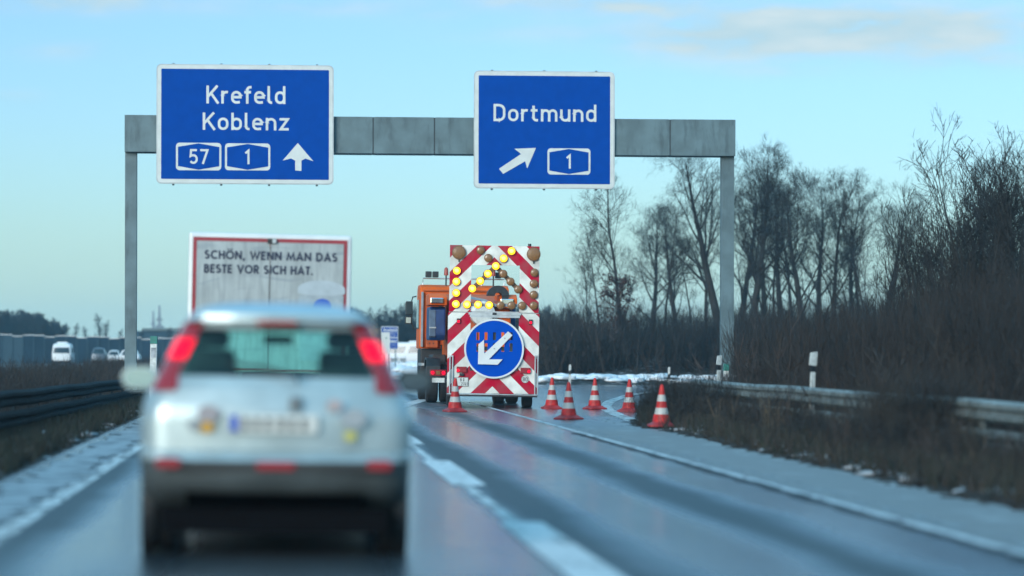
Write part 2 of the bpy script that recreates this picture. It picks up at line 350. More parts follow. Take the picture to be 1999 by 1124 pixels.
# road
def flat_poly(name, pts, dz, m):
    bm = bmesh.new(); vs = [bm.verts.new((x, y, road_z(x, y)+dz)) for x, y in pts]
    es = [bm.edges.new((vs[i], vs[(i+1) % len(vs)])) for i in range(len(vs))]
    bmesh.ops.triangle_fill(bm, use_beauty=True, edges=es)
    for f in bm.faces:
        if f.normal.z < 0: f.normal_flip()
    me = bpy.data.meshes.new(name); bm.to_mesh(me); bm.free(); me.materials.append(m)
    o = bpy.data.objects.new(name, me); COL.objects.link(o); return o
m = mat('wet asphalt', (.035,.037,.04), .3); t = m.node_tree; p = t.nodes['Principled BSDF']
geo = t.nodes.new('ShaderNodeNewGeometry')
def dot3(t, v, d):
    n = t.nodes.new('ShaderNodeVectorMath'); n.operation = 'DOT_PRODUCT'; t.links.new(v, n.inputs[0]); n.inputs[1].default_value = d; return n.outputs['Value']
sv = dot3(t, geo.outputs['Position'], (1, -SL, 0)); yv = dot3(t, geo.outputs['Position'], (0, 1, 0))
def snoise(t, s, y, sc_s, sc_y, detail=5, rough=.55, off=0):
    c = t.nodes.new('ShaderNodeCombineXYZ'); t.links.new(mnode(t, 'MULTIPLY', s, sc_s), c.inputs[0]); t.links.new(mnode(t, 'MULTIPLY', y, sc_y), c.inputs[1]); c.inputs[2].default_value = off
    n = t.nodes.new('ShaderNodeTexNoise'); n.inputs['Scale'].default_value = 1; n.inputs['Detail'].default_value = detail; n.inputs['Roughness'].default_value = rough
    t.links.new(c.outputs[0], n.inputs['Vector']); return n.outputs[0]
streak = snoise(t, sv, yv, 1.1, .10, 4, .5)                 # long wet and drier bands along the lanes
cross = snoise(t, sv, yv, .22, .55, 5, .6, 3.7)             # puddled patches lying across
fine = snoise(t, sv, yv, 30, 30, 3, .6, 1.3)
# wheel tracks : drier bands in both lanes
def band(c, hw): return mnode(t, 'MAXIMUM', mnode(t, 'SUBTRACT', 1.0, mnode(t, 'DIVIDE', mnode(t, 'ABSOLUTE', mnode(t, 'SUBTRACT', sv, c)), hw)), 0.0)
trk = mnode(t, 'ADD', mnode(t, 'ADD', band(-1.8, .45), band(.0, .8)), mnode(t, 'ADD', band(2.05, .5), band(3.6, .55)))
trk = mnode(t, 'SMOOTH_MIN', trk, 1.0, .2)
wet = mnode(t, 'ADD', mnode(t, 'ADD', mnode(t, 'MULTIPLY', streak, .8), mnode(t, 'MULTIPLY', cross, .55)), .02)
wet = mnode(t, 'SUBTRACT', wet, mnode(t, 'MULTIPLY', trk, .75))
wf = ramp(t, wet, [(.05, 0.), (.70, 1.)])
shoulder = ramp(t, mnode(t, 'MULTIPLY', mnode(t, 'SUBTRACT', sv, 4.9), 5.0), [(0., 0.), (.4, 1.)])
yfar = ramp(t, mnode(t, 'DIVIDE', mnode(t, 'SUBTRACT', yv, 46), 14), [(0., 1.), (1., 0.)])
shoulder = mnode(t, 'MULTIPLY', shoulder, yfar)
rough = mixc(t, wf, (.52,.52,.52), (.12,.12,.12))
rough = mixc(t, shoulder, rough, (.50,.50,.50))
t.links.new(rough, p.inputs['Roughness']); t.links.new(mixc(t, mnode(t, 'MULTIPLY', wf, mnode(t, 'SUBTRACT', 1.0, shoulder)), (.35,.35,.35), (1.,1.,1.)), p.inputs['Specular IOR Level'])
cc = mixc(t, wf, (.026,.030,.034), (.030,.040,.048))
cc = mixc(t, shoulder, cc, (.17,.168,.162))
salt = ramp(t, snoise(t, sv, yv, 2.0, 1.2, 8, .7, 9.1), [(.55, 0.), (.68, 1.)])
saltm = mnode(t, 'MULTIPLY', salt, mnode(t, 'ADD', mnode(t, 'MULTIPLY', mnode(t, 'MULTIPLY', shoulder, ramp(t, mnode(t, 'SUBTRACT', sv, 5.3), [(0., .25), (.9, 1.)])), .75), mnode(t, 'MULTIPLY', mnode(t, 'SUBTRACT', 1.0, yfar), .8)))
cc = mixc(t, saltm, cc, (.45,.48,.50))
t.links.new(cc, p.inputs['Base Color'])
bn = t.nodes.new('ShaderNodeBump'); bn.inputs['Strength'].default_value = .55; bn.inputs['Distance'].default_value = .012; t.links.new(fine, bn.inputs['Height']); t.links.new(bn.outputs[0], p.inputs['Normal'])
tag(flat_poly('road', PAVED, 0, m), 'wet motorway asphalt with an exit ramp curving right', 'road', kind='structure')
# markings
def worn(name, c, lo, hi, seed, rough=.55):
    m = bpy.data.materials.new(name); m.use_nodes = True; t = m.node_tree; p = t.nodes['Principled BSDF']; p.inputs['Roughness'].default_value = rough
    g = t.nodes.new('ShaderNodeNewGeometry'); s_ = dot3(t, g.outputs['Position'], (1, -SL, 0)); y_ = dot3(t, g.outputs['Position'], (0, 1, 0))
    n = snoise(t, s_, y_, 5, 1.6, 8, .7, seed); p.inputs['Base Color'].default_value = (*c, 1)
    t.links.new(mixc(t, ramp(t, snoise(t, s_, y_, 3, 1, 4, .6, seed+5), [(.3, 0.), (.7, 1.)]), tuple(x*.7 for x in c), c), p.inputs['Base Color'])
    t.links.new(ramp(t, n, [(lo, 0.), (hi, 1.)]), p.inputs['Alpha']); return m
M['line'] = worn('worn white line', (.68,.70,.70), .36, .45, 2.0); M['line_faint'] = worn('faint white line', (.62,.65,.65), .40, .50, 7.0)
M['line_edge'] = worn('edge line paint', (.64,.67,.68), .36, .48, 31.0)
M['salt_edge'] = worn('salt crust', (.34,.39,.42), .50, .62, 4.0, .6); M['groove'] = worn('dark slush groove', (.008,.009,.012), .36, .44, 12.0, .7)
def strip(name, s0, s1, y0, y1, m, dz, wob=0, step=1.0):
    b = MB(); n = max(1, int((y1-y0)/step)); rg = random.Random(hash(name+str(s0)) % 999)
    pts = []
    for i in range(n+1):
        y = y0+(y1-y0)*i/n; o = (rg.uniform(-1, 1)*wob, rg.uniform(-1, 1)*wob)
        for s, oo in ((s0, o[0]), (s1, o[1])):
            x, yy_ = S(s+oo, y); pts.append((x, yy_, road_z(x, yy_)+dz))
    b.add(pts, [(2*i, 2*i+1, 2*i+3, 2*i+2) for i in range(n)]); return b.build(name, m)
for o in (strip('edge_line', -2.02, -1.86, 2, 400, M['line_faint'], .006), strip('edge_line', 4.81, 4.91, 2, 74, M['line_edge'], .006), strip('lane_line', 1.70, 1.80, 2, 320, M['line_faint'], .004)):
    tag(o, {'edge_line': 'long white edge line painted on the wet road', 'lane_line': 'thin worn white lane line between the block dashes'}[o.name.split('.')[0]], 'road marking', kind='structure')
for i in range(-1, 22):
    y = 15.2 + 12.05*i
    o = strip('block_dash', 1.62, 1.95, y, y+6.2, M['line'], .008); tag(o, 'broad white block dash on the wet asphalt', 'road marking', 'block dashes between the lanes', 'structure')
tag(strip('salt_edge', 4.95, 5.25, 6, 52, M['salt_edge'], .005, .06, .5), 'pale salt crust beside the right edge line', 'road marking', kind='structure')
tag(strip('slush_groove', 4.68, 4.80, 8, 46, M['groove'], .009, .05, .4), 'dark broken groove along the right edge line', 'road groove', kind='structure')
tag(strip('snow_strip', -2.55, -2.04, 4, 60, M['slush'], .012, .13, .35), 'grey snow strip along the left shoulder', 'snow', kind='structure')
def curve_strip(name, px, wd, m, dz):
    P_ = [Vector(G(*q)) for q in px]; b = MB(); vs = []
    fine_ = []
    for i in range(len(P_)-1):
        for k in range(6): fine_.append(P_[i].lerp(P_[i+1], k/6))
    fine_.append(P_[-1])
    for i, q in enumerate(fine_):
        d = (fine_[min(i+1, len(fine_)-1)]-fine_[max(0, i-1)]).normalized(); nn = Vector((-d.y, d.x))*wd/2
        for e in (q+nn, q-nn): vs.append((e.x, e.y, road_z(e.x, e.y)+dz))
    b.add(vs, [(2*i, 2*i+1, 2*i+3, 2*i+2) for i in range(len(fine_)-1)]); return b.build(name, m)
tag(curve_strip('ramp_line', [(1238, 822), (1205, 810), (1186, 800), (1182, 792), (1192, 783), (1225, 772), (1285, 763)], .30, M['line_faint'], .007), 'white edge line bending right along the exit ramp', 'road marking', kind='structure')
tag(curve_strip('gore_line', [(770, 797), (832, 779)], .35, M['line'], .007), 'white line crossing the road left of the orange truck', 'road marking', kind='structure')
# ------------------------------------------------------------------ gantry and overhead signs
GY = 93.0; gp = F/GY
gxc = (842-CX)/gp; gz0 = 0.0
gantry = thing('sign_gantry', 'grey steel portal gantry spanning the road and carrying two blue signs', 'gantry', (gxc, GY, 0), (0, R(.12), YAW*.9))
def gl(px, py): return ((px-842)/gp, CH+(HY-py)/gp)
x0, zt = gl(247, 226); x1, _ = gl(1437, 226); zb = gl(0, 300)[1] - .03
zt = gl(0, 231)[1]
b = MB(); cuts = [247, 430, 727, 846, 1080, 1307, 1437]
for a, c in zip(cuts[:-1], cuts[1:]): b.box(gl(a, 0)[0]+.022, gl(c, 0)[0]-.022, -.45, .45, zb, zt)
beam = b.build('crossbeam', M['galv'], gantry)
mj = mat('beam joint', (.03,.04,.045), .7)
for c in cuts[1:-1]: MB().box(gl(c, 0)[0]-.024, gl(c, 0)[0]+.024, -.44, .44, zb+.012, zt-.012).build('joint', mj, beam)
MB().box(x0+.02, x0+.40, -.19, .19, -.3, zb-.003).build('post', M['galv'], gantry, .012)
MB().box(x1-.44, x1-.02, -.19, .19, -.3, zb-.003).build('post', M['galv'], gantry, .012)
MB().box(x1-.46, x1-.0, -.22, .22, -.05, .55).build('post_base', M['concrete'], gantry, .02)
def route_badge(parent, cx, cz, wd, ht, num, y, scale=1):
    o = MB().prism(rrect(cx-wd/2, cx+wd/2, cz-ht/2, cz+ht/2, ht*.13), y-.006, y-.001).build('route_badge', M['sign_white'], parent)
    e = wd*.045; k = ht*.15
    MB().prism([(cx-wd/2+e, cz-ht/2+k), (cx, cz-ht/2+ht*.02), (cx+wd/2-e, cz-ht/2+k), (cx+wd/2-e, cz+ht/2-k), (cx, cz+ht/2-ht*.02), (cx-wd/2+e, cz+ht/2-k)], y-.012, y-.008).build('badge_field', M['sign_blue'], o)
    lettering(MB(), num, cx, cz-ht*.27, ht*.54, y-.016, center=True, gap=.9).build('badge_number', M['sign_white'], o)
def sign(label, px0, px1, py0, py1, words, badges, arrow):
    cx = (px0+px1)/2; yoff = -.72
    r = thing('overhead_sign', label, 'road sign', (gxc + (cx-842)/gp, GY - .6 + (cx-842)/gp*YAW, 0), (0, R(.12), YAW*.9))
    P_ = lambda px, py: ((px-cx)/gp, CH+(HY-py)/gp)
    a, z1 = P_(px0, py0); c, z0 = P_(px1, py1)
    MB().prism(rrect(a, c, z0, z1, .16), 0, .07).build('sign_panel', M['sign_edge'], r)
    MB().prism(rrect(a+.035, c-.035, z0+.035, z1-.035, .13), -.006, -.002).build('sign_border', M['sign_white'], r)
    e = .155; MB().prism(rrect(a+e, c-e, z0+e, z1-e, .03, 3), -.013, -.009).build('sign_field', M['sign_blue'], r)
    for wd, x_, y_, cap, w_ in words:
        q = P_(x_, y_); lettering(MB(), wd, q[0], q[1], cap/gp, -.018, width=w_/gp).build('lettering', M['sign_white'], r)
    for num, x_, y_, w_, h_ in badges:
        q = P_(x_, y_); route_badge(r, q[0], q[1], w_/gp, h_/gp, num, -.014)
    MB().prism([P_(*q) for q in arrow], -.022, -.016).build('arrow', M['sign_white'], r)
    n = 4 if px1-px0 > 300 else 3
    for i in range(n):
        x = a + (c-a)*(i+.35)/(n-.3)
        b = MB().box(x-.035, x+.035, .073, .16, z0-.05, z1+.04); b.build('rail_bracket', M['galv'], r)
    for zz in (zb+.15, zt-.15): MB().box(a+.2, c-.2, .163, .24, zz-.04, zz+.04).build('mounting_bar', M['galv'], r)
sign('blue motorway sign reading Krefeld and Koblenz with a straight arrow', 313.5, 654, 132.5, 363,
     [('Krefeld', 409, 208, 34.5, 152), ('Koblenz', 402, 259, 33.5, 166)], [('57', 394.5, 310.5, 87, 53), ('1', 488.5, 310.5, 87, 52)],
     [(580, 336), (580, 317), (572, 313), (556, 317), (585, 283), (615, 318), (600, 313), (592, 317), (592, 337)])
sign('blue motorway sign reading Dortmund with an arrow to the upper right', 924, 1199, 140.5, 369,
     [('Dortmund', 962, 238.5, 33.5, 201)], [('1', 1109.5, 316, 84, 51)],
     [(973, 331), (1016, 302), (1003, 292), (1045, 290), (1028, 330), (1024, 316), (981, 341)])
# ------------------------------------------------------------------ arrow trailer
TY = 67.5; tp = F/TY; TXc = 961.0
tx = (TXc-CX)/tp
trailer = thing('arrow_trailer', 'red and white striped warning trailer with a lit flashing arrow and blue arrow disc', 'warning trailer', (tx, TY, road_z(tx, TY)), (0, R(.95), YAW*.45))
tz0 = road_z(tx, TY)
def tl(px, py):
    x, z = (px-TXc)/tp, CH+(HY-py)/tp-tz0
    return (x - z*math.sin(R(.95)) + .033, z + x*math.sin(R(.95)))
m = mat('chevron sheeting', (.5,.5,.5), .6, spec=.08); t = m.node_tree; p = t.nodes['Principled BSDF']
c0 = t.nodes.new('ShaderNodeTexCoord'); sp = t.nodes.new('ShaderNodeSeparateXYZ'); t.links.new(c0.outputs['Object'], sp.inputs[0])
apex = tl(965, 460)
wv = mnode(t, 'SUBTRACT', mnode(t, 'MULTIPLY', mnode(t, 'SUBTRACT', apex[1], sp.outputs[2]), tp), mnode(t, 'MULTIPLY', mnode(t, 'ABSOLUTE', mnode(t, 'SUBTRACT', sp.outputs[0], apex[0]-.02)), tp*.99))
fr = mnode(t, 'FRACT', mnode(t, 'DIVIDE', mnode(t, 'ADD', wv, 14+560), 56.0))
st = mnode(t, 'LESS_THAN', fr, .5)
nd = t.nodes.new('ShaderNodeTexNoise'); nd.inputs['Scale'].default_value = 2.5; nd.inputs['Detail'].default_value = 6; t.links.new(c0.outputs['Object'], nd.inputs['Vector'])
dirt = ramp(t, nd.outputs[0], [(.38, 0.), (.72, .5)])
cst = mixc(t, st, (.76,.76,.70), (.44,.0,.026))
t.links.new(mixc(t, dirt, cst, (.14,.13,.12)), p.inputs['Base Color']); M['chevron'] = m
def plate_with_hole(mb, X, Z, y0, y1):      # frame from sorted x cuts / z cuts
    (a, b_, c, d), (e, f, g, h) = X, Z
    for xa, xb, za, zb_ in ((a, b_, e, h), (c, d, e, h), (b_, c, g, h), (b_, c, e, f)):
        if zb_-za > 1e-4 and xb-xa > 1e-4: mb.box(xa, xb, y0, y1, za, zb_)
L_, Tt = tl(876, 478); Rr_ = tl(1051, 478)[0]; midz = tl(961, 610)[1]; botz = tl(961, 768)[1]
wx0, wx1 = tl(917, 560)[0], tl(1011.5, 560)[0]; wz1 = tl(961, 517.5)[1]; wlz = tl(961, 724)[1]
b = MB(); b.box(L_, wx0, 0, .05, midz+.01, Tt); b.box(wx1, Rr_, 0, .05, midz+.01, Tt); b.box(wx0+.001, wx1-.001, 0, .05, wz1, Tt); up = b.build('upper_board', M['chevron'], trailer)
b = MB(); b.box(L_-.02, wx0, 0, .05, botz, midz-.012); b.box(wx1, Rr_+.02, 0, .05, botz, midz-.012); b.box(wx0+.001, wx1-.001, 0, .05, botz, wlz); b.build('lower_board', M['chevron'], trailer)
b = MB(); b.box(L_, Rr_, .051, .12, midz-.05, midz+.03); b.box(wx0-.05, wx1+.05, -.03, -.002, midz-.055, midz-.005); b.box(wx0-.02, wx1+.02, -.05, -.032, midz-.12, midz-.06)
b.build('hinge_rail', M['alu'], trailer)
# amber lamps
M['amber_on'] = mat('lit amber lens', (.8,.4,.02), .3, 0, emit=(1,.42,.0), estr=1.25)
M['amber_core'] = mat('lamp core', (.9,.7,.2), .3, 0, emit=(1,.68,.05), estr=2.2)
M['amber_off'] = mat('amber lens', (.21,.095,.03), .3, 0, .2, 25, .3, coat=.4)
M['amber_rim'] = mat('lamp rim', (.14,.07,.03), .5)
Z5 = lambda zx, zy: (860+zx/6.243, 460+zy/6.243)
lit = [(848,187),(752,277),(656,370),(560,463),(466,553),(370,645),(182,427),(176,560),(174,698),(170,833),(305,838),(440,840),(576,846)]
unlit = [(472,178),(565,272),(748,465),(836,560),(930,655),(1128,450),(1120,585),(1120,720),(1118,852),(978,853),(848,850),(713,848)]
lamp_rod = MB()
P1, P2, P3 = tl(*Z5(656,372)), tl(*Z5(330,690)), tl(*Z5(960,685))
for q in (P2, P3):
    dx, dz = q[0]-P1[0], q[1]-P1[1]; L = math.hypot(dx, dz); nx, nz_ = -dz/L*.055, dx/L*.055
    lamp_rod.prism([(P1[0]+nx, P1[1]+nz_), (q[0]+nx, q[1]+nz_), (q[0]-nx, q[1]-nz_), (P1[0]-nx, P1[1]-nz_)], .012 if q is P2 else .0125, .045)
lamp_rod.build('lamp_bar', M['amber_rim'], trailer)
q0, q1 = tl(*Z5(330,840)), tl(*Z5(960,850)); MB().box(q0[0], q1[0], .014, .047, q0[1]-.035, q0[1]+.035).build('lamp_bar', M['grey'], trailer)
def lamp(z, on, r=8.0):
    q = tl(*Z5(*z)); rr = r/tp
    o = MB().cyl((q[0], 0, q[1]), rr, 'y', 0, 0, 28, rings=[(.0, rr*.98), (-.05, rr*1.02), (-.055, rr*.97)]).build('warning_lamp', M['amber_rim'], trailer)
    if on:
        MB().cyl((q[0], 0, q[1]), rr, 'y', 0, 0, 28, rings=[(-.056, rr*.9), (-.075, rr*.8), (-.085, rr*.55)]).build('lens', M['amber_on'], o)
        MB().cyl((q[0], 0, q[1]), rr, 'y', 0, 0, 20, rings=[(-.086, rr*.50), (-.094, rr*.35), (-.097, rr*.1)]).build('bulb', M['amber_core'], o)
    else:
        MB().cyl((q[0], 0, q[1]), rr, 'y', 0, 0, 28, rings=[(-.056, rr*.9), (-.066, rr*.78), (-.073, rr*.45), (-.075, rr*.1)]).build('lens', M['amber_off'], o, smooth=False)
for z in lit: lamp(z, True)
for z in unlit: lamp(z, False)
for z in ((208,205),(1118,225)):
    lamp(z, False, 13.4); q = tl(*Z5(z[0], z[1]+98)); MB().box(q[0]-.012, q[0]+.012, -.04, -.001, q[1]-.03, q[1]+.03).build('lamp_hook', M['black'], trailer)
# disc with square openings
Z6 = lambda zx, zy: (860+zx/5.352, 600+zy/5.352)
dc = tl(961.6, 680.5); rd = 58.3/tp
holes = []
for zx in (375, 460, 548, 635, 722):
    for zy, hh in ((300, 40), (418, 43)): holes.append((tl(*Z6(zx-16, zy+hh)), tl(*Z6(zx+16, zy-hh))))
def disc_mesh(name, r, holes, y0, y1, mt, parent):
    bm = bmesh.new(); loops = [[(dc[0]+r*math.cos(2*math.pi*i/72), dc[1]+r*math.sin(2*math.pi*i/72)) for i in range(72)]]
    loops += [[(a[0], a[1]), (b_[0], a[1]), (b_[0], b_[1]), (a[0], b_[1])] for a, b_ in holes]
    es = []
    for lp in loops:
        vs = [bm.verts.new((x, y0, z)) for x, z in lp]; es += [bm.edges.new((vs[i], vs[(i+1) % len(vs)])) for i in range(len(vs))]
    bmesh.ops.triangle_fill(bm, use_beauty=True, edges=es)
    res = bmesh.ops.extrude_face_region(bm, geom=bm.faces[:])
    for v in [g for g in res['geom'] if isinstance(g, bmesh.types.BMVert)]: v.co.y = y1
    bmesh.ops.recalc_face_normals(bm, faces=bm.faces[:])
    me = bpy.data.meshes.new(name); bm.to_mesh(me); bm.free(); me.materials.append(mt)
    o = bpy.data.objects.new(name, me); COL.objects.link(o); o.parent = parent; return o
M['disc_blue'] = mat('disc blue', (.0,.06,.40), .6, 0, .05, 3, spec=.04)
dsc = disc_mesh('keep_left_disc', rd*.955, holes, -.085, -.075, M['disc_blue'], trailer)
b = MB(); pts = []
for i in range(72):
    a = 2*math.pi*i/72
    for r_, y_ in ((rd, -.07), (rd, -.092), (rd*.94, -.092), (rd*.94, -.07)): pts.append((dc[0]+r_*math.cos(a), y_, dc[1]+r_*math.sin(a)))
b.add(pts, [(4*i+k, 4*((i+1) % 72)+k, 4*((i+1) % 72)+(k+1) % 4, 4*i+(k+1) % 4) for i in range(72) for k in range(4)]); b.build('disc_rim', M['white'], dsc)
b = MB().prism([tl(*Z6(*q)) for q in ((375,592),(381,385),(438,338),(441,482),(690,250),(735,290),(489,542),(632,542),(580,598))], -.135, -.10); b.build('disc_arrow', M['white'], dsc)
for zx, zy in ((545,430),(655,322)): q = tl(*Z6(zx, zy)); MB().cyl((q[0], 0, q[1]), .014, 'y', -.145, -.136, 10).build('arrow_bolt', M['grey'], dsc)
b = MB(); b.box(dc[0]-.55, dc[0]+.55, -.07, -.04, dc[1]-.05, dc[1]+.05); b.box(dc[0]-.05, dc[0]+.05, -.038, .06, wlz-.1, midz); b.build('disc_bracket', M['chassis'], trailer)
# rear lamps, plate, speed badge, bumper, wheels
for zx, zy in ((174,140),(927,152)):
    q = tl(*Z6(zx, zy)); o = MB().box(q[0]-.045, q[0]+.045, -.05, -.002, q[1]-.06, q[1]+.06).build('marker_lamp', M['black'], trailer, .008)
    MB().cyl((q[0], 0, q[1]-.015), .034, 'y', -.062, -.052, 14).build('lens', M['red_lit'], o)
for zx, zy, on in ((205,648,168),(872,660,908)):
    q = tl(*Z6(zx, zy)); o = MB().box(q[0]-.12, q[0]+.12, -.06, -.002, q[1]-.07, q[1]+.07).build('tail_lamp', M['red_dim'], trailer, .008)
    q = tl(*Z6(on, zy+8)); MB().cyl((q[0], 0, q[1]), .036, 'y', -.068, -.062, 14).build('lit_bulb', M['red_lit'], o)
q = tl(*Z6(203, 775)); o = MB().box(q[0]-.17, q[0]+.17, -.02, -.002, q[1]-.108, q[1]+.108).build('number_plate', M['ink'], trailer)
MB().box(q[0]-.16, q[0]+.16, -.026, -.022, q[1]-.098, q[1]+.098).build('plate_face', M['plate'], o)
b = MB(); lettering(b, 'B', q[0]-.03, q[1]+.01, .07, -.028, gap=.8); lettering(b, '2741', q[0]-.005, q[1]-.085, .07, -.028, gap=.8, width=.155); b.build('plate_lettering', M['ink'], o)
b = MB(); b.cyl((q[0]+.055, 0, q[1]+.065), .016, 'y', -.03, -.027, 12); b.cyl((q[0]+.055, 0, q[1]+.025), .016, 'y', -.03, -.027, 12); b.build('plate_seal', M['ink'], o)
q = tl(*Z6(205, 700)); MB().box(q[0]-.05, q[0]+.05, -.07, -.002, q[1]-.03, q[1]+.03).build('plate_lamp', M['black'], trailer, .008)
q = tl(*Z6(870, 750)); o = MB().cyl((q[0], 0, q[1]), .095, 'y', -.006, -.002, 28).build('speed_badge', M['ink'], trailer)
MB().cyl((q[0], 0, q[1]), .086, 'y', -.011, -.007, 28).build('badge_face', M['plate'], o); lettering(MB(), '80', q[0], q[1]-.05, .10, -.014, center=True, gap=.8).build('badge_number', M['ink'], o)
b = MB().box(L_-.03, Rr_-.0, -.10, .08, botz-.075, botz-.012); b.build('bumper_beam', M['chassis'], trailer, .01)
MB().box(L_-.02, Rr_-.01, -.115, -.102, botz-.03, botz-.01).build('bumper_edge', M['alu'], trailer)
for zx in (95, 985):
    q = tl(*Z6(zx, 740)); b = MB()
    for dx in (-.032, .032): b.box(q[0]+dx-.013, q[0]+dx+.013, -.06, -.03, botz-.01, q[1]+.52)
    b.box(q[0]-.045, q[0]+.045, -.062, -.028, q[1]+.521, q[1]+.55); b.build('guide_bracket', M['alu'], trailer)
def wheel(parent, x, y, r, wd, name='wheel'):
    h = wd/2
    o = MB().cyl((x, y, r), r, 'x', 0, 0, 32, rings=[(-h, r*.62), (-h, r*.92), (-h*.75, r), (h*.75, r), (h, r*.92), (h, r*.62)]).build(name, M['rubber'], parent, smooth=False)
    MB().cyl((x, y, r), r*.6, 'x', 0, 0, 24, rings=[(-h*.9-.004, r*.6), (-h*.5-.02, r*.45), (h*.5+.02, r*.45), (h*.9+.004, r*.6)]).build('rim', M['alu'], o)
    return o
for x in (-.97, .87): wheel(trailer, x, .75, .33, .22); 
for x in (-.97, .87): wheel(trailer, x, 1.5, .33, .22)
b = MB(); b.box(-1.0, .95, .15, 3.0, .52, .64); b.box(-.06, .06, 3.0, 4.2, .5, .62); b.build('trailer_frame', M['chassis'], trailer, .01)
for x in (-.97, .87): MB().box(x-.14, x+.14, .4, 1.85, .69, .74).build('mudguard', M['black'], trailer, .02)
b = MB()
for x in (-.93, .83): b.tube([(x, .09, .6), (x, .09, 3.6)], .035, 8); b.tube([(x, .1, 2.4), (x, 1.8, .66)], .03, 8)
b.build('board_strut', M['galv'], trailer)
MB().cyl((Rr_-.24, .02, Tt+.0), .04, 'z', .002, .06, 12).build('light_sensor', M['black'], trailer)
# ------------------------------------------------------------------ orange truck in front of the trailer
OY = 72.3; ox = (927-CX)*OY/F
truck = thing('road_works_truck', 'orange road works truck with blue side bin towing the striped trailer', 'truck', (ox, OY, road_z(ox, OY)), (0, R(.8), YAW))
b = MB(); b.box(-.42, .42, .3, 6.2, .62, .9); b.box(-1.2, 1.2, .0, .12, .52, .68); b.build('truck_frame', M['chassis'], truck, .015)
cabp = [(4.75,1.40),(4.72,1.6),(4.72,2.95),(4.85,3.1),(5.1,3.16),(6.1,3.16),(6.35,3.05),(6.62,2.2),(6.66,1.6),(6.66,1.40)]
cab = MB().xprism(cabp, -1.22, 1.22).build('cab', M['orange'], truck, .05)
MB().xprism([(4.9,.55),(4.86,1.395),(6.66,1.395),(6.7,.55)], -1.18, 1.18).build('cab_skirt', M['chassis'], truck, .03)
b = MB()
for i, x in enumerate((-1.02, -.55, -.1, .35, .8)): b.box(x-.015, x+.015, 4.68, 4.719, 1.5, 2.9)
b.build('cab_rib', M['orange_dirty'], cab)
MB().box(-1.05, -.72, 4.55, 4.718, 1.43, 1.98).build('air_box', M['orange_dirty'], cab, .03)
for x in (-.95, -.85): MB().cyl((x, 4.548, 1.55), .018, 'y', -.006, 0, 10).build('fixing_bolt', M['black'], cab)
MB().xprism([(5.2,1.95),(5.2,2.75),(6.25,2.75),(6.5,2.15),(6.5,1.95)], -1.232, -1.224).build('side_window', M['glass_far'], cab)
MB().xprism([(5.2,1.95),(5.2,2.75),(6.25,2.75),(6.5,2.15),(6.5,1.95)], 1.224, 1.232).build('side_window', M['glass_far'], cab)
MB().add([(-1.05,6.67,2.1),(1.05,6.67,2.1),(1.0,6.43,2.98),(-1.0,6.43,2.98)], [(0,1,2,3)]).build('windscreen', M['glass_far'], cab)
for sgn in (-1, 1):
    o = MB().box(sgn*1.44-.1, sgn*1.44+.1, 6.35, 6.47, 2.33, 2.72).build('wing_mirror', M['black'], truck, .03)
    MB().box(sgn*1.44-.082, sgn*1.44+.082, 6.343, 6.348, 2.36, 2.69).build('mirror_glass', M['glass_far'], o)
    o2 = MB().box(sgn*1.45-.1, sgn*1.45+.085, 6.35, 6.47, 2.08, 2.30).build('wide_mirror', M['black'], truck, .03)
    MB().box(sgn*1.45-.075, sgn*1.45+.06, 6.343, 6.348, 2.11, 2.27).build('mirror_glass', M['chrome'], o2)
    MB().tube([(sgn*1.24, 6.4, 2.86), (sgn*1.34, 6.42, 2.84), (sgn*1.38, 6.42, 2.7), (sgn*1.36, 6.42, 2.1), (sgn*1.3, 6.42, 1.95), (sgn*1.235, 6.4, 1.98)], .022, 8).build('mirror_arm', M['black'], truck)
b = MB(); b.tube([(-1.12,5.3,3.16),(-1.12,5.3,3.34),(1.12,5.3,3.34),(1.12,5.3,3.16)], .022, 8); b.tube([(-.35,5.3,3.16),(-.35,5.3,3.34)], .03); b.tube([(.5,5.3,3.16),(.5,5.3,3.34)], .03); rack = b.build('light_bar', M['alu'], truck)
for x in (-.97, -.78, .62, .95, -.05):
    o = MB().box(x-.085, x+.085, 5.18, 5.34, 3.37, 3.53).build('work_lamp', M['black'], rack, .02)
for x in (-.50, .80):
    o = MB().cyl((x, 5.0, 3.3), .05, 'z', 0, 0, 16, rings=[(.12, .06), (.16, .06), (.30, .052), (.34, .02)]).build('beacon', mat('beacon amber', (.32,.05,.035), .3), rack)
    MB().tube([(x, 5.0, 3.1), (x, 5.0, 3.42)], .022).build('beacon_stalk', M['black'], o)
for k_, (x_, z_) in enumerate(((-.62, 1.5), (-.5, 1.62), (-.4, 1.42))):
    MB().tube([(x_, 4.7, z_), (x_+.05, 4.35, z_-.35), (x_-.05, 4.0, z_-.45), (x_, 3.7, z_-.3)], .025, 8).build('air_hose', M['black'], cab)
MB().box(-1.19, -1.13, 4.60, 4.717, 1.45, 2.95).build('cab_edge', M['grey'], cab, .01)
MB().box(-1.15, 1.15, 4.64, 4.717, 2.985, 3.02).build('roof_seam', M['orange_dirty'], cab)
MB().box(-.70, -.52, 4.62, 4.717, 2.2, 2.75).build('intake_stack', M['black'], cab, .03)
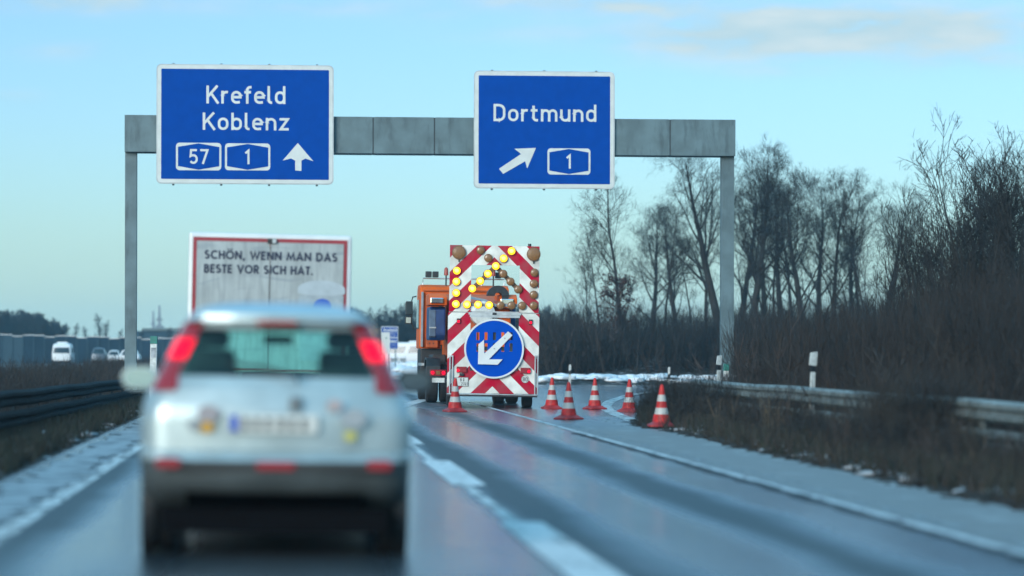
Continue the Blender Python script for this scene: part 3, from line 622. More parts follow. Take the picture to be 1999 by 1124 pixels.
# load body: spreader hopper, tank, side bins
hop = MB().xprism([(.35,1.05),(.35,2.35),(1.2,2.62),(4.3,2.9),(4.35,1.05)], -.62, .92).build('hopper', M['orange'], truck, .04)
b = MB(); b.box(-.6, .9, .30, .345, 2.2, 2.3); b.box(-.2, .05, .30, .345, 1.2, 2.19); b.build('hopper_rail', M['orange_dirty'], hop)
MB().add([(-.5,.2,2.75),(.3,.2,2.62),(.9,.25,2.45),(.95,.25,2.4),(.95,.9,2.42),(.3,.9,2.7),(-.5,.9,2.85)], [(0,1,2,3,4,5,6)]).build('hopper_flap', M['grey'], hop)
MB().cyl((.18, .35, 2.32), .33, 'y', 0, 0, 30, rings=[(-.35,.22),(-.32,.31),(-.1,.33),(.0,.33)]).build('brine_tank', M['plate'], truck)
arch = MB(); n = 20
for i in range(n):
    a0, a1 = math.pi*i/n, math.pi*(i+1)/n
    ring = lambda a, r: (.64+r*math.cos(a), 2.80+r*math.sin(a)*.95)
    arch.prism([ring(a0,.28), ring(a1,.28), ring(a1,.09), ring(a0,.09)], 1.0, 1.5)
arch.box(.74, .91, 1.0, 1.5, 2.5, 2.79); arch.build('spout', M['black'], truck)
binp = rrect(0, .48, 0, .9, .10, 4)
def side_bin(sgn):
    x0 = -1.13 if sgn < 0 else .70
    o = MB().xprism([(1.3,1.62),(1.2,1.75),(1.2,2.42),(1.35,2.5),(2.9,2.5),(2.9,1.62)], x0, x0+.42).build('side_bin', M['bin_blue'], truck, .05)
    MB().xprism([(1.185,1.72),(1.185,2.40),(1.30,2.46),(1.30,1.66)], x0-.01, x0+.16).build('bin_edge', M['bin_edge'], o, .02)
    MB().box(x0-.01, x0+.17, 1.165, 1.184, 1.93, 1.965).build('bin_strap', M['alu'], o)
    MB().xprism([(1.0,2.53),(1.0,2.74),(1.25,2.84),(2.9,2.84),(2.9,2.53)], x0-.02, x0+.44).build('bin_lid', M['orange'], o, .03)
    MB().box(x0+.0, x0+.34, .93, .99, 2.58, 2.72).build('work_light', M['chrome'], o, .02)
    return o
side_bin(-1); side_bin(1)
for sgn in (-1, 1):
    for y, d in ((1.35, 0), (5.55, 1)):
        wheel(truck, sgn*(1.05), y, .5, .30)
        if not d: wheel(truck, sgn*.70, y, .5, .28)
    MB().xprism([(.62,.62),(.66,.95),(.9,1.15),(1.7,1.17),(1.95,1.0),(1.98,.9),(1.93,.9),(1.66,1.11),(.95,1.10),(.72,.92),(.68,.62)], sgn*1.04-.18, sgn*1.04+.18).build('mudguard', M['black'], truck, .01)
    for z in (.62, .98):
        MB().box(sgn*1.20-.06, sgn*1.20+.02 if sgn < 0 else sgn*1.2+.06, 2.6, 4.4, z-.035, z+.035).build('side_rail', M['alu'], truck)
    o = MB().box(sgn*.96-.21, sgn*.96+.21, -.06, -.002, .70, .86).build('tail_lamp', M['red_dim'], truck, .01)
    for dx in (-.14, .14): MB().cyl((sgn*.96+dx, 0, .78), .045, 'y', -.075, -.062, 16).build('lit_bulb', M['red_lit'], o)
    MB().box(sgn*.96-.05, sgn*.96+.05, -.07, -.062, .73, .83).build('indicator', M['amber_off'], o)
o = MB().box(-1.11, -.79, -.03, -.002, .53, .65).build('number_plate', M['plate'], truck)
MB().box(-1.0, -.65, 2.0, 4.0, .75, 1.25).build('tool_box', M['chassis'], truck, .03); MB().cyl((.95, 3.1, .85), .28, 'y', -.5, .5, 20).build('fuel_tank', M['alu'], truck)
# ------------------------------------------------------------------ lorry with advert on its rear doors
LY = 44.0; lp = F/LY; lx = (527.5-CX)/lp - .06; ROLL = R(1.25)
lorry = thing('box_lorry', 'white box lorry with a red framed advert on its dirty rear doors', 'lorry', (lx, LY, road_z(lx, LY)), (0, ROLL, YAW))
lz = road_z(lx, LY)
def ll(px, py):
    x, z = (px-527.5)/lp, CH+(HY-py)/lp-lz
    return (x*math.cos(ROLL) - z*math.sin(ROLL) + .06, z*math.cos(ROLL) + x*math.sin(ROLL))
a0 = ll(370, 456); a1 = ll(687, 456); lt = ll(528, 456)[1]; hw_ = 1.27
m = mat('dirty door', (.34,.37,.37), .55, 0, .12, 1.5); t = m.node_tree; p = t.nodes['Principled BSDF']
c0 = t.nodes.new('ShaderNodeTexCoord'); mp = t.nodes.new('ShaderNodeMapping'); mp.inputs['Scale'].default_value = (5, 1, .7); n = t.nodes.new('ShaderNodeTexNoise'); n.inputs['Scale'].default_value = 2.2; n.inputs['Detail'].default_value = 8; n.inputs['Distortion'].default_value = .4
t.links.new(c0.outputs['Object'], mp.inputs[0]); t.links.new(mp.outputs[0], n.inputs['Vector'])
n3 = t.nodes.new('ShaderNodeTexNoise'); n3.inputs['Scale'].default_value = 1.5; n3.inputs['Detail'].default_value = 4; n3.inputs['Distortion'].default_value = 1.2; mp2 = t.nodes.new('ShaderNodeMapping'); mp2.inputs['Scale'].default_value = (.6, 1, 3); t.links.new(c0.outputs['Object'], mp2.inputs[0]); t.links.new(mp2.outputs[0], n3.inputs['Vector'])
src = p.inputs['Base Color'].links[0].from_socket
cA = mixc(t, ramp(t, n.outputs[0], [(.42, 0.), (.72, .7)]), src, (.20,.22,.22)); cB = mixc(t, ramp(t, n3.outputs[0], [(.55, 0.), (.66, .45)]), cA, (.16,.19,.22))
t.links.new(cB, p.inputs['Base Color']); M['door'] = m
body = MB().box(-hw_, hw_, 0, 7.2, .95, lt).build('cargo_box', M['white'], lorry, .05)
xr = 1.20
b = MB(); b.box(-xr, xr, -.012, -.002, .98, lt-.075); b.build('advert_border', mat('advert red', (.27,.02,.03), .5, 0, .1, 4), lorry)
for sgn in (-1, 1): MB().box(min(sgn*.006, sgn*(xr-.058)), max(sgn*.006, sgn*(xr-.058)), -.022, -.013, 1.0, lt-.135).build('rear_door', M['door'], lorry)
o = MB().box(-.05, .09, -.07, -.013, lt-.15, lt-.075).build('door_latch', M['black'], lorry, .01); MB().box(.03, .088, -.078, -.0705, lt-.145, lt-.085).build('latch_plate', M['alu'], o)
MB().box(-.004, .004, -.030, -.0225, 1.0, lt-.2).build('door_seal', M['ink'], lorry)
M['navy'] = mat('navy print', (.005,.012,.04), .6)
q = ll(400, 505.5); w1 = 258/lp
b = MB(); lettering(b, 'SCHÖN, WENN MAN DAS', q[0], q[1]+.005, 16.5/lp, -.026, FUT, .95, 1.6, width=w1)
q = ll(399, 532); lettering(b, 'BESTE VOR SICH HAT.', q[0], q[1], 16.5/lp, -.026, FUT, .95, 1.6, width=212/lp); b.build('advert_lettering', M['navy'], lorry)
M['pail'] = mat('printed pail', (.30,.345,.37), .5, 0, .12, 5); M['pail_lid'] = mat('printed lid', (.36,.41,.44), .5, 0, .1, 5)
q = ll(627, 572); cxp = q[0]
b = MB(); b.prism(A(cxp, q[1]+.06, .37, .14, 0, 180, 16) + [(cxp-.37, q[1]+.0)] + A(cxp, q[1]+.0, .37, .04, 180, 360, 12), -.0255, -.0235); b.build('printed_lid', M['pail_lid'], lorry)
b = MB(); b.prism([(cxp-.35, q[1]-.035), (cxp-.31, 1.15), (cxp+.31, 1.15), (cxp+.35, q[1]-.035)], -.0255, -.0235); b.build('printed_pail', M['pail'], lorry)
MB().prism(A(cxp+.02, q[1]-.20, .14, .115, 0, 360, 24)[:-1], -.029, -.0265).build('printed_label', M['plate_blue'], lorry)
b = MB(); b.box(-1.2, 1.2, .02, .3, .45, .6); b.box(-.4, .4, .3, 9.0, .6, .945); b.build('lorry_frame', M['chassis'], lorry, .02)
for sgn in (-1, 1):
    for y in (1.7, 8.1): wheel(lorry, sgn*1.05, y, .45, .3)
    MB().box(sgn*.95-.18, sgn*.95+.18, -.03, .018, .62, .76).build('tail_lamp', M['red_dim'], lorry, .01)
    MB().box(sgn*1.0-.2, sgn*1.0+.2, .8, 1.05, .35, .9).build('mud_flap', M['rubber'], lorry)
lc = MB().xprism([(7.35,.7),(7.35,2.5),(7.6,2.62),(8.5,2.6),(9.1,1.7),(9.2,.7)], -1.1, 1.1).build('cab', M['white'], lorry, .06)
MB().xprism([(7.9,1.6),(7.9,2.3),(8.5,2.3),(8.9,1.6)], -1.112, -1.104).build('side_window', M['glass_far'], lc); MB().xprism([(7.9,1.6),(7.9,2.3),(8.5,2.3),(8.9,1.6)], 1.104, 1.112).build('side_window', M['glass_far'], lc)
# ------------------------------------------------------------------ cars (ring loft)
def lerp_tab(tab, z):
    for (z0, v0), (z1, v1) in zip(tab[:-1], tab[1:]):
        if z <= z1: return v0 + (v1-v0)*max(0, (z-z0))/(z1-z0)
    return tab[-1][1]
NR, NC, NS, NF = 12, 6, 22, 12
def ring(z, hw, yr, yf, cr, cf):
    pts = []
    bow = lambda u: .05*(u*u)           # bowed rear and nose
    for i in range(NR): u = -1 + 2*i/(NR-1); pts.append((u*(hw-cr), yr + bow(u)))
    for i in range(1, NC): a = R(-90+90*i/NC); pts.append((hw-cr+cr*math.cos(a), yr+.05+cr+cr*math.sin(a)))
    for i in range(NS): t_ = i/(NS-1); pts.append((hw + .035*math.sin(math.pi*t_), yr+.05+cr + (yf-cf-.05-yr-.05-cr)*t_))
    for i in range(1, NC): a = R(90*i/NC); pts.append((hw-cf+cf*math.cos(a), yf-.05-cf+cf*math.sin(a)))
    for i in range(NF): u = 1 - 2*i/(NF-1); pts.append((u*(hw-cf), yf - bow(u)))
    for i in range(1, NC): a = R(90+90*i/NC); pts.append((-hw+cf+cf*math.cos(a), yf-.05-cf+cf*math.sin(a)))
    for i in range(NS): t_ = 1-i/(NS-1); pts.append((-hw - .035*math.sin(math.pi*t_), yr+.05+cr + (yf-cf-.05-yr-.05-cr)*t_))
    for i in range(1, NC): a = R(180+90*i/NC); pts.append((-hw+cr+cr*math.cos(a), yr+.05+cr+cr*math.sin(a)))
    return [(x, y, z) for x, y in pts]
def car(root, HWt, YRt, YFt, zs, belt, head, paint, lower, simple=False, glassm=None, bumper_top=.62, lampz=(1.03, 1.46), lit=(1.22, 1.345)):
    glassm = glassm or M['glass']
    rings = [ring(z, lerp_tab(HWt, z), lerp_tab(YRt, z), lerp_tab(YFt, z), (.22 if z < .62 else .17) if z < belt else .13, .35 if z < belt else .16) for z in zs]
    n = len(rings[0]); sR = NR+NC-1; sF = sR+NS; eF = sF+NC-1; sL = eF+NF+NC-1; eL = sL+NS
    parts = {'body': MB(), 'bumper': MB(), 'rear_window': MB(), 'windscreen': MB(), 'side_window': MB(), 'tail_light_l': MB(), 'tail_light_r': MB(), 'lit_l': MB(), 'lit_r': MB(), 'low_l': MB(), 'low_r': MB(), 'front_bumper': MB()}
    for q_ in ('ra','rb','la','lb'): parts['sw_'+q_] = MB()
    def put(k, j, i, off=0):
        vs = [Vector(rings[j][i]), Vector(rings[j][(i+1) % n]), Vector(rings[j+1][(i+1) % n]), Vector(rings[j+1][i])]
        if off:
            nn = (vs[1]-vs[0]).cross(vs[3]-vs[0]).normalized()*off; vs = [v+nn for v in vs]
        parts[k].add(vs, [(0,1,2,3)])
    for j in range(len(zs)-1):
        zc = (zs[j]+zs[j+1])/2
        for i in range(n):
            inrear = i < NR-1; crR = NR-1 <= i < sR; crL = i >= eL-1
            glassz = belt < zc < head
            if glassz and inrear: put('rear_window', j, i); continue
            if glassz and eF-1 <= i < eF+NF-2+1 and i != eF-1 and i != eF+NF-1: put('windscreen', j, i); continue
            side = (sR+2 <= i < sF-2) or (sL+1 <= i < eL-3)
            k = (i-sR) if i < sF else (eL-2-i)
            if glassz and side and k not in (9, 10): put('sw_'+('r' if i < sF else 'l')+('a' if k < 9 else 'b'), j, i); continue
            put('bumper' if zc < bumper_top and (inrear or crR or crL) else 'front_bumper' if zc < bumper_top and eF-NC <= i < eF+NF+NC else 'body', j, i)
            if (crR or crL or i == 0 or i == NR-2) and lampz[0] < zc < lampz[1] and not simple:
                sd_ = 'r' if (crR or i == NR-2) else 'l'
                if i in (0, NR-2) or i in (sR-1, sR-2, eL-1, eL): continue
                put(('lit_' if lit[0] < zc < lit[1] else 'tail_light_' if zc > lit[1] else 'low_')+sd_, j, i, .012)
    parts['body'].add(rings[-1], [tuple(range(n))]); parts['body'].add(rings[0], [tuple(range(n-1, -1, -1))])
    def weld(mb, name, mt, parent, smooth=True):
        o = mb.build(name, mt, parent, smooth=smooth); bm = bmesh.new(); bm.from_mesh(o.data); bmesh.ops.remove_doubles(bm, verts=bm.verts[:], dist=.0005); bmesh.ops.recalc_face_normals(bm, faces=bm.faces[:]); bm.to_mesh(o.data); bm.free(); return o
    bo = weld(parts['body'], 'body', paint, root)
    md = bo.modifiers.new('edge', 'EDGE_SPLIT'); md.split_angle = R(40)
    weld(parts['bumper'], 'bumper', lower, root)
    weld(parts['front_bumper'], 'front_bumper', lower, root)
    for k in ('rear_window', 'windscreen', 'sw_ra', 'sw_rb', 'sw_la', 'sw_lb'): weld(parts[k], 'side_window' if k[:3] == 'sw_' else k, glassm, root)
    if not simple:
        for s_ in 'lr':
            o = weld(parts['tail_light_'+s_], 'tail_light', M['red_dim'], root); weld(parts['lit_'+s_], 'brake_lens', M['red_lit'], o); weld(parts['low_'+s_], 'indicator_lens', M['red_dim'], o)
    return bo
M['silver'] = mat('silver paint', (.36,.43,.44), .34, .4, .16, 3, coat=.5)
M['silver_low'] = mat('dirty bumper', (.05,.062,.064), .7, .1, .25, 3)
CY = 17.4; cx_ = (535-CX)*CY/F; cpp = F/CY
hatch = thing('silver_hatchback', 'silver hatchback with lit brake lights ahead in the left lane', 'car', (cx_, CY, road_z(cx_, CY)), (0, R(.9), YAW))
HW = [(.2,.76),(.3,.81),(.45,.835),(.62,.845),(.85,.845),(.95,.83),(1.02,.80),(1.12,.745),(1.3,.665),(1.44,.60),(1.5,.555),(1.555,.48),(1.585,.36),(1.6,.2)]
YR = [(.2,.55),(.3,.28),(.38,.08),(.46,.0),(.60,.0),(.64,.03),(.66,.10),(.9,.10),(1.06,.15),(1.44,.40),(1.47,.34),(1.51,.34),(1.55,.5),(1.585,.8),(1.6,1.1)]
YF = [(.2,3.9),(.3,4.02),(.5,4.06),(.62,4.04),(.8,3.95),(.88,3.75),(.95,3.3),(1.0,3.05),(1.06,2.92),(1.44,2.25),(1.5,2.12),(1.555,1.95),(1.585,1.7),(1.6,1.4)]
zs = [.2,.25,.3,.38,.46,.54,.60,.64,.66,.72,.78,.84,.90,.96,1.02,1.06,1.12,1.18,1.22,1.26,1.30,1.345,1.385,1.42,1.44,1.47,1.51,1.535,1.555,1.572,1.585,1.594,1.6]
hb = car(hatch, HW, YR, YF, zs, 1.10, 1.425, M['silver'], M['silver_low'], glassm=M['glass_rear'])
def hl(px, py): return ((px-535)/cpp, (1088-py)/cpp)
# bumper insert, reflectors, fog lamp
MB().prism([(-.66,.545),(.66,.545),(.62,.585),(-.62,.585)], -.012, .05).build('bumper_strip', M['black'], hatch)
for x in (-.66, .64): MB().prism(rrect(x-.075, x+.075, .555, .615, .02), -.03, .05).build('reflector', M['red_dim'], hatch)
MB().prism(rrect(-.12, .12, .548, .60, .02), -.028, .05).build('fog_lamp', M['red_dim'], hatch)
MB().prism(rrect(-.14, .12, 1.445, 1.475, .012), .32, .40).build('high_brake_light', M['red_dim'], hatch)
pl = MB().box(-.29, .26, .065, .095, .775, .885).build('number_plate', M['plate'], hatch, .004)
MB().box(-.286, -.235, .058, .064, .78, .88).build('country_band', M['plate_blue'], pl)
mc = mat('plate characters', (.10,.11,.11), .6)
for i, x in enumerate((-.19, -.12, -.05, .03, .10, .17)): MB().box(x-.018, x+.018, .058, .064, .795, .865).build('plate_mark', mc, pl)
MB().box(-.70, .70, .12, 3.8, .15, .30).build('underbody', M['under'], hatch)
MB().tube([(.13,.10,1.09),(.12,.115,1.13),(-.12,.18,1.18),(-.3,.2,1.2)], .012, 6).build('rear_wiper', M['black'], hatch)
MB().box(.08, .16, .075, .10, .91, 1.0).build('tailgate_handle', mat('grey trim', (.12,.14,.15), .5), hatch, .01)
for x, z, c, r_ in ((-.43,.805,(.55,.28,.02),.045), (.46,.76,(.45,.42,.10),.04), (-.42,.89,(.30,.27,.28),.07), (.48,.87,(.28,.31,.33),.08), (.36,.95,(.36,.30,.30),.05), (-.5,.82,(.25,.27,.28),.05)):
    MB().prism(A(x, z, r_, r_*.75, 0, 360, 20)[:-1], .070, .092).build('sticker_reflection', mat('sticker_reflection', c, .5), hatch)  # coloured stickers; grey ovals at right paint in a dark reflection
MB().xprism([(.02,.40),(.26,.29),(.30,.27),(.30,.40)], -.55, .55).build('diffuser', M['under'], hatch)
for sgn in (-1, 1):
    for y in (.72, 3.28):
        wheel(hatch, sgn*.745, y, .305, .19)
        MB().cyl((sgn*.80, y, .32), .37, 'x', -.04, .04, 28).build('wheel_arch', M['black'], hatch)
    o = MB().prism(rrect(sgn*.965-.125, sgn*.965+.125, 1.0, 1.16, .078), 2.45, 2.62).build('wing_mirror', M['silver'] if sgn < 0 else M['black'], hatch, .03)
    MB().prism(rrect(sgn*.97-.105, sgn*.97+.105, 1.015, 1.145, .062), 2.44, 2.448).build('mirror_glass', M['mirror'], o)
    MB().box(min(sgn*.80, sgn*.88), max(sgn*.80, sgn*.88), 2.5, 2.58, 1.02, 1.07).build('mirror_arm', M['black'], hatch)
    MB().prism([(sgn*.47-.2,.45),(sgn*.47+.2,.45),(sgn*.47+.18,1.29),(sgn*.47-.19,1.29)], 1.75, 1.92).build('front_seat', M['chassis'], hatch, .05)
    MB().prism(rrect(sgn*.47-.14, sgn*.47+.14, 1.295, 1.42, .05), 1.78, 1.88).build('headrest', M['chassis'], hatch, .02)
    MB().prism(rrect(sgn*.36-.11, sgn*.36+.11, 1.07, 1.16, .03), .95, 1.03).build('headrest', M['chassis'], hatch, .02)
MB().box(-.62, .62, .9, 1.1, .4, 1.05).build('rear_seat', M['chassis'], hatch, .05)
MB().box(-.66, .66, 2.75, 3.0, .7, 1.0).build('dashboard', M['chassis'], hatch, .03)
MB().tube([(-.38+.17*math.cos(2*math.pi*i/16), 2.6, .95+.17*math.sin(2*math.pi*i/16)) for i in range(17)], .015, 6).build('steering_wheel', M['black'], hatch)
MB().box(-.1, .1, 2.28, 2.3, 1.33, 1.39).build('inner_mirror', M['black'], hatch)
# far traffic
M['farwhite'] = mat('far white paint', (.66,.68,.69), .4); M['fargrey'] = mat('far grey paint', (.10,.12,.14), .35, .3)
def far_car(name, label, px, py_top, width_px, Y, paint, van=False, yaw=YAW, real_w=1.75):
    r = thing(name, label, 'van' if van else 'car', ((px-CX)*Y/F, Y, 0), (0, 0, yaw), 'traffic on the far carriageway')
    sc = width_px*Y/F/real_w; r.scale = (sc, sc, sc)
    h = (CH+(HY-py_top)*Y/F)/sc
    if van:
        HWv = [(.25,.88),(.5,.95),(1.2,.96),(h-.25,.86),(h-.08,.80),(h,.55)]; YRv = [(.25,.1),(.5,0),(1.2,.02),(h-.2,.12),(h,.4)]
        YFv = [(.25,5.0),(.6,5.1),(1.15,4.8),(1.25,4.5),(h-.3,3.8),(h,3.4)]; z_ = [.25,.5,.8,1.1,1.25,1.5,1.75,h-.42,h-.25,h-.08,h]; car(r, HWv, YRv, YFv, z_, 1.24, h-.42, paint, M['chassis'], True, M['glass_far'], .5)
        MB().prism(rrect(-.5,.5,h-.02,h+.14,.06), .9, 1.9).build('roof_vent', paint, r, .03)
    else:
        q = h/1.6; z_ = [z*q for z in (.2,.4,.6,.8,.95,1.06,1.25,1.43,1.5,1.56,1.6)]; sc_ = lambda T_: [(a*q, b_) for a, b_ in T_]
        car(r, sc_(HW), sc_(YR), sc_(YF), z_, 1.05*q, 1.44*q, paint, M['chassis'], True, M['glass_far'], .5)
    for sgn in (-1, 1):
        for y in (.8, 3.5 if van else 3.2): wheel(r, sgn*.8, y, .31, .2)
    return r
far_car('panel_van', 'white high roofed van on the far carriageway left of the gantry post', 120, 670, 38, 255, M['farwhite'], True, real_w=1.95)
far_car('far_car', 'dark grey car behind the hedge midway between white van and gantry post', 192, 678.5, 30, 250, M['fargrey'])
far_car('far_car', 'white car just left of the gantry post behind the hedge', 222, 683.2, 26, 262, M['farwhite'])
far_car('far_car', 'white car half hidden behind the gantry post', 252, 681.8, 42, 240, M['farwhite'])
v = far_car('panel_van', 'white van seen side on behind the orange truck cab', 836, 668, 22, 262, M['farwhite'], True, yaw=R(82), real_w=1.15)
# ------------------------------------------------------------------ traffic cones
M['cone_red'] = mat('cone red', (.46,.022,.02), .5, 0, .35, 7, spec=.3); M['cone_white'] = mat('cone white', (.62,.63,.60), .5, 0, .3, 7, col2=(.40,.39,.36)); M['cone_foot'] = mat('cone foot', (.34,.02,.022), .55, 0, .25, 6)
def make_cone():
    r = thing('traffic_cone', '', 'traffic cone', group='cones closing the exit')
    H, r0, r1 = .74, .15, .028
    rad = lambda z: r0 + (r1-r0)*(z-.06)/(H-.06)
    def seg(z0, z1, nm, mt, e=0, top=False):
        rg = [(z0, rad(z0)+e), (z1, rad(z1)+e)] + ([(z1+.012, (rad(z1)+e)*.7)] if top else [])
        return MB().cyl((0,0,0), 1, 'z', 0, 0, 28, rings=rg).build(nm, mt, r, smooth=False)
    b = MB(); bz = rrect(-.235, .235, -.235, .235, .07, 4); n = len(bz)
    b.v = [(x, y, 0) for x, y in bz] + [(x, y, .03) for x, y in bz] + [(x*.78, y*.78, .055) for x, y in bz] + [(x*.62, y*.62, .085) for x, y in bz]
    for k in range(3):
        for i in range(n): b.f.append((k*n+i, k*n+(i+1) % n, (k+1)*n+(i+1) % n, (k+1)*n+i))
    b.f += [tuple(range(n-1, -1, -1)), tuple(3*n+i for i in range(n))]; b.m = [0]*len(b.f); b.build('foot', M['cone_foot'], r)
    seg(.086, .215, 'skirt', M['cone_red'], .012); seg(.2155, .33, 'white_band', M['cone_white'], .003); seg(.3305, .445, 'body', M['cone_red']); seg(.4455, .56, 'white_band', M['cone_white'], .003); seg(.5605, .728, 'tip', M['cone_red'], 0, True)
    return r
c0_ = make_cone()
for i, (px, py, lab, rz) in enumerate(((888, 804, 'striped cone standing before the number plate of the striped trailer', .3), (1110, 819, 'nearest cone of the four right of the striped trailer, beside the edge line', .6),
        (1077, 798, 'cone right next to the striped trailer wheel', .15), (1161, 799, 'cone standing alone in the middle of the ramp mouth', .4), (1228, 804, 'cone on the white ramp line at the verge nose', -.35), (1291, 836, 'cone by the brown bush at the verge, furthest right of all cones', .05))):
    x, y = G(px, py); o = c0_ if i == 0 else dup(c0_)
    o.location = (x, y, road_z(x, y)+.004); o.rotation_euler = (R(random.Random(i).uniform(-1, 1)), R(.7), rz); o['label'] = lab
    if i == 5: o.location.z += .03
# ------------------------------------------------------------------ guard rails
M['rail'] = galv('rail steel', (.17,.19,.18), (.05,.055,.05)); M['rail_dark'] = galv('weathered rail', (.016,.024,.028), (.008,.01,.012))
M['rail_dark'].node_tree.nodes['Principled BSDF'].inputs['Roughness'].default_value = .9; M['rail_dark'].node_tree.nodes['Principled BSDF'].inputs['Specular IOR Level'].default_value = .12
def guard_rail(label, s, y0, y1, ztop, mt, n_tier=2, post_step=4.0, drop=.33, face=1, sl=SL, pitch=0):
    x0 = s+sl*y0
    r = thing('guard_rail', label, 'guard rail', (x0, y0, -pitch*y0), (-pitch, 0, -sl)); L = (y1-y0)/math.cos(YAW)
    prof = [(0,.31),(.02,.30),(.075,.26),(.075,.20),(.015,.17),(.015,.14),(.075,.11),(.075,.05),(.02,.01),(0,0),(-.012,.0),(0.003,.02),(.055,.055),(.055,.105),(.0,.135),(.0,.175),(.055,.205),(.055,.255),(.0,.29),(-.012,.31)]
    for k in range(n_tier):
        h = .27/.31 if n_tier > 1 else 1
        z1 = ztop - k*drop
        b = MB(); n = len(prof); vs = []
        seg = int(L/4)+1
        for j in range(seg+1):
            y = L*j/seg; wob = .012*math.sin(j*2.3+k)
            for px_, pz in prof: vs.append((-face*px_ + .0, y, z1-.31*h+pz*h+wob))
        fs = [(j*n+i, j*n+(i+1) % n, (j+1)*n+(i+1) % n, (j+1)*n+i) for j in range(seg) for i in range(n)]
        fs += [tuple(range(n)), tuple(seg*n+i for i in range(n-1, -1, -1))]
        b.add(vs, fs); b.build('rail_beam', mt, r)
    y = .6
    while y < L-.2:
        MB().box(face*.02, face*.02+.06*face if face > 0 else face*.02, y-.05, y+.05, -.5, ztop-.03).build('rail_post', mt, r) if face > 0 else MB().box(face*.08, face*.02, y-.05, y+.05, -.5, ztop-.03).build('rail_post', mt, r)
        y += post_step
    return r
guard_rail('dark two beam guard rail along the left median hedge', -4.75, 10, 150, .79, M['rail_dark'], 2, 4.0, .33, -1, -.0737, .0031)
guard_rail('pale weathered guard rail in the brush right of the road', 8.5, 14, 58.5, .70, M['rail'], 2, 4.0, .36, 1)
# ------------------------------------------------------------------ delineators and markers
M['post_white'] = mat('post white', (.52,.54,.52), .6, 0, .2, 12); M['green'] = mat('green cap', (.01,.16,.13), .5, 0, .2, 6)
def paddle(label, px, y, s=8.72, top=1.29, h=.23, wd=.145, rz=.5):
    x = (px-CX)*y/F; gz_ = float(ground_z(np.array([x]), np.array([y]))[0])
    r = thing('marker_post', label, 'marker post', (x, y, gz_), (R(1), R(1.5), rz), 'reflector paddles along the right guard rail'); T_ = top-gz_
    MB().prism([(-wd/2, T_-h), (wd/2-.01, T_-h-.01), (wd/2, T_-.012), (-wd/2+.02, T_-.03)], -.012, .012).build('paddle', M['post_white'], r)
    MB().box(-.035, .035, -.02, .02, T_-h-.11, T_-h-.0125).build('black_band', M['black'], r); MB().box(-.035, .035, -.02, .02, 0, T_-h-.112).build('shaft', M['post_white'], r)
paddle('white reflector paddle leaning above the right guard rail', 1583, 45.6); paddle('small white reflector paddle just left of the right gantry post', 1400, 56.5, top=1.22, h=.2, wd=.12)
def delineator(label, px, py_top, y, group='white delineator posts', cap=None, ht=None, wd=.12):
    x = (px-CX)*y/F; gz_ = float(ground_z(np.array([x]), np.array([y]))[0]); T_ = (CH+(HY-py_top)*y/F) - gz_
    r = thing('delineator', label, 'marker post', (x, y, gz_), (0, R(1.2), 0), group)
    if cap:
        MB().prism([(-wd/2,0),(wd/2,0),(wd/2,T_-.18),(-wd/2,T_-.18)], -.06, .06).build('shaft', M['post_white'], r, .01); MB().prism([(-wd/2-.004,T_-.178),(wd/2+.004,T_-.178),(wd/2+.004,T_),(-wd/2-.004,T_)], -.064, .064).build('cap', cap, r, .01)
        MB().box(-wd/2+.02, wd/2-.02, -.068, -.062, T_-.5, T_-.27).build('plaque', M['dirty_snow'], r)
    else:
        MB().prism([(-wd/2,0),(wd/2,0),(wd/2,T_-.42),(-wd/2,T_-.46)], -.05, .05).build('shaft', M['post_white'], r); MB().prism([(-wd/2,T_-.458),(wd/2,T_-.418),(wd/2,T_-.24),(-wd/2,T_-.28)], -.05, .05).build('black_band', M['black'], r)
        MB().prism([(-wd/2,T_-.278),(wd/2,T_-.238),(wd/2,T_-.02),(wd/2-.04,T_),(-wd/2,T_-.04)], -.05, .05).build('head', M['post_white'], r)
delineator('slim white delineator post with black band by the snowy ramp edge', 1112, 711, 121, wd=.10); delineator('thin delineator post half lost in the bush at the ramp nose', 1305, 716, 100, wd=.08)
delineator('green capped white post at the foot of the right gantry post', 1416, 710, 72, cap=M['green'], wd=.13, group='green capped marker posts'); delineator('green capped white post in the hedge beside the silver car', 298, 656, 66, cap=M['green'], wd=.155, group='green capped marker posts')
delineator('small white delineator head right of the gantry post base', 1457, 708, 78, wd=.07)
# ------------------------------------------------------------------ vegetation generators
class Twigs:
    def __init__(s): s.v = []; s.f = []; s.n = 0
    def tube(s, P_, r0, r1, sides):
        n = len(P_); d = np.gradient(P_, axis=0); d /= np.linalg.norm(d, axis=1)[:, None]+1e-9
        ref = np.array((.31,.17,.93)) if abs(d[0,2]) < .8 else np.array((.9,.3,.1))
        a = np.cross(d, ref); a /= np.linalg.norm(a, axis=1)[:, None]; b = np.cross(d, a)
        rr = np.linspace(r0, r1, n)[:, None]
        if sides == 1:
            v = np.stack([P_-a*rr, P_+a*rr], 1).reshape(-1, 3); i = np.arange(n-1)*2
            f = np.stack([i, i+1, i+3, i+2], -1)
        else:
            th = np.arange(sides)*2*np.pi/sides
            v = (P_[:,None,:] + a[:,None,:]*(rr*np.cos(th))[:,:,None] + b[:,None,:]*(rr*np.sin(th))[:,:,None]).reshape(-1, 3)
            i = (np.arange(n-1)*sides)[:,None] + np.arange(sides); j = (np.arange(n-1)*sides)[:,None] + (np.arange(sides)+1) % sides
            f = np.stack([i, j, j+sides, i+sides], -1).reshape(-1, 4)
        s.v.append(v); s.f.append(f+s.n); s.n += len(v)
    def data(s): return np.concatenate(s.v), np.concatenate(s.f)
